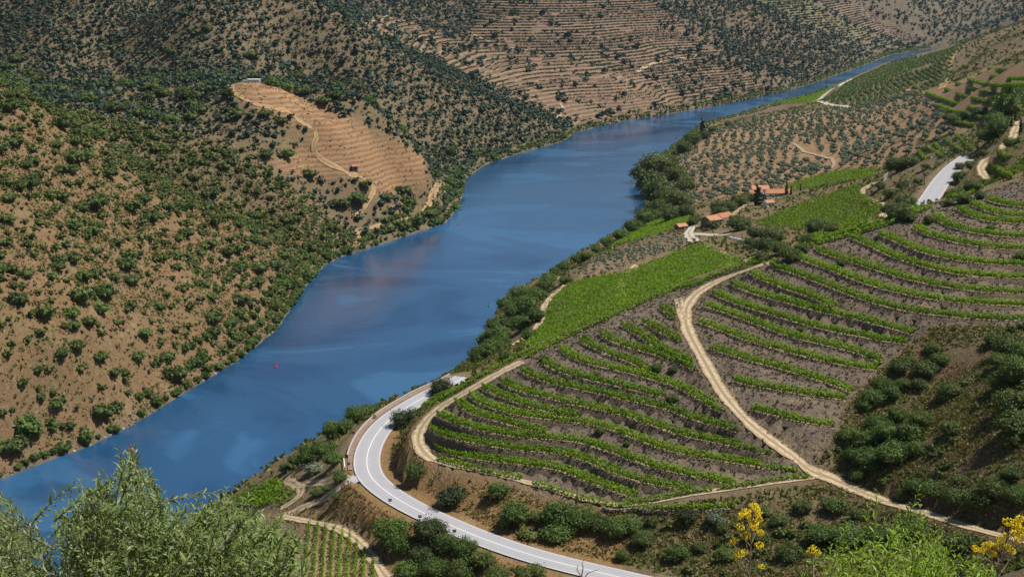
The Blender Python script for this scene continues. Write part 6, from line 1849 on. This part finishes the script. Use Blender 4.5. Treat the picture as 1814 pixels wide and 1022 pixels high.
# giant fennel: yellow umbels on bare stalks
M_FEN = plain_mat('yellow umbel', (0.86, 0.66, 0.02), 0.7, 0.14, 30)
M_STALK = plain_mat('dry stalk', (0.26, 0.20, 0.13), 0.85, 0.25, 8)
def umbel(rng, r):
    b = Build()
    for i in range(46):
        t = rng.uniform(0, 6.28); h_ = rng.uniform(-.15, 1.0); w_ = math.sqrt(max(0, 1 - h_ * h_)) * rng.uniform(.75, 1.05)
        c_ = np.array([w_ * math.cos(t), w_ * math.sin(t), h_ * .8]) * r
        s = r * rng.uniform(.13, .24)
        b.box(tuple(c_), (s, s, s * .8), rng.uniform(0, 1.5), .75)
        if i % 3 == 0: b.tube([(0, 0, -.75 * r), tuple(c_)], [.0018, .001], 3, False)
    return b.mesh('flower_head')
UM = [umbel(fr, .023) for _ in range(4)]
for me in UM: me.materials.append(M_FEN)
def fennel(foot_u, top_u, top_v, d, heads, label):
    root = bpy.data.objects.new('fennel', None); COL.objects.link(root)
    p0 = at_depth(foot_u, 1150, d); x_, y_ = p0[0], p0[1]
    root.location = (x_, y_, float(H(x_, y_))); r0 = np.array(root.location)
    tag(root, None, label, 'fennel plant', 'yellow fennel in the foreground')
    T_ = at_depth(top_u, top_v, d) - r0; M_ = p0 - r0
    put('stem', Build().tube([(0, 0, -.2), tuple(M_ * .6), tuple(M_), tuple(T_ * .5 + M_ * .5), tuple(T_)], [.010, .008, .006, .004, .0025], 6).mesh('stem'), M_STALK, root)
    for (u_, v_, s_) in heads:
        c_ = at_depth(u_, v_, d + fr.uniform(-.06, .06)) - r0
        t_ = np.clip((M_[2] + (T_[2] - M_[2]) * .0 - c_[2]) / (M_[2] - T_[2] + 1e-9), 0, 1)
        f_ = np.clip((c_[2] - .06 - M_[2]) / (T_[2] - M_[2]), .02, 1)
        on = M_ + (T_ - M_) * f_ * .92
        put('stalk', Build().tube([tuple(on), tuple(on * .45 + c_ * .55 + [0, 0, -.015]), tuple(c_ - [0, 0, .02])], [.0024, .0018, .0013], 4).mesh('stalk'), M_STALK, root)
        o_ = bpy.data.objects.new('flower_head', UM[fr.integers(0, 4)]); COL.objects.link(o_); o_.parent = root; o_.location = c_; o_.scale = (s_,) * 3; o_.rotation_euler = (fr.normal(0, .3), fr.normal(0, .3), fr.uniform(0, 6))
fennel(1321, 1333, 902, 6.6, [(1322,907,1),(1336,898,1.1),(1313,914,.9),(1344,911,1),(1335,927,1.15),(1345,920,.8),(1310,934,1),(1321,950,1.1),(1300,958,.9),(1347,944,.9),(1345,966,1),(1309,981,1.1),(1318,978,.8),(1303,986,.7),(1335,935,.8),(1340,904,.9),(1326,915,.9),(1349,1004,.7)], 'tall yellow flowering fennel stalk in front of the low vine rows')
fennel(1440, 1440, 975, 7.2, [(1436,976,1),(1447,979,.9),(1441,970,.8)], 'short yellow fennel tip left of the bright leafy bush')
fennel(1735, 1792, 925, 6.2, [(1785,925,1.1),(1799,930,1.1),(1795,946,1),(1779,951,1),(1808,941,1.1),(1772,956,.9),(1786,969,.9),(1746,968,1),(1753,964,.8),(1727,972,.9),(1758,981,.9),(1793,977,.8),(1812,952,1),(1806,920,1),(1768,968,1),(1739,975,.7),(1802,958,.9)], 'leaning yellow flowering fennel at the lower right corner')
# bare twig poking into the frame over the road
root = bpy.data.objects.new('dry_twig', None); COL.objects.link(root); p0 = at_depth(1031, 1140, 5.0); root.location = (p0[0], p0[1], float(H(p0[0], p0[1]))); r0 = np.array(root.location)
tag(root, None, 'bare forked dry twig rising over the road at the foot of the frame', 'twig')
def q3(u_, v_): return tuple(at_depth(u_, v_, 5.0) - r0)
put('stem', Build().tube([(0, 0, -.1), q3(1031, 1140), q3(1030, 1020)], [.008, .005, .003], 5).mesh('stem'), M_STALK, root)
for tw in [[(1030,1022),(1022,1008),(1024,1000)], [(1030,1022),(1033,1005),(1031,996),(1035,990)], [(1030,1030),(1042,1014),(1060,1008)]]:
    put('branch', Build().tube([q3(*a_) for a_ in tw], list(np.linspace(.0025, .001, len(tw))), 4).mesh('branch'), M_STALK, root)

# ------------------------------------------------------------------ air: light summer haze over the valley
top = float(max(GZ.max(), EYE + 12)) + 8
xm = float(np.abs(GX).max()) + 60
hv = [(-xm, -130, -7.5), (xm, -130, -7.5), (xm, 5290, -7.5), (-xm, 5290, -7.5), (-xm, -130, top), (xm, -130, top), (xm, 5290, top), (-xm, 5290, top)]
me = bpy.data.meshes.new('haze'); me.from_pydata(hv, [], [(0, 3, 2, 1), (4, 5, 6, 7), (0, 1, 5, 4), (1, 2, 6, 5), (2, 3, 7, 6), (3, 0, 4, 7)])
m, n, o = mat_new('summer haze')
pv = n.nodes.new('ShaderNodeVolumePrincipled')
pv.inputs['Color'].default_value = (0.62, 0.78, 1.0, 1); pv.inputs['Density'].default_value = 0.00002; pv.inputs['Anisotropy'].default_value = 0.2
n.links.new(pv.outputs[0], o.inputs['Volume'])
put('haze', me, m, kind='stuff', label='thin blue summer haze filling the valley', cat='haze')
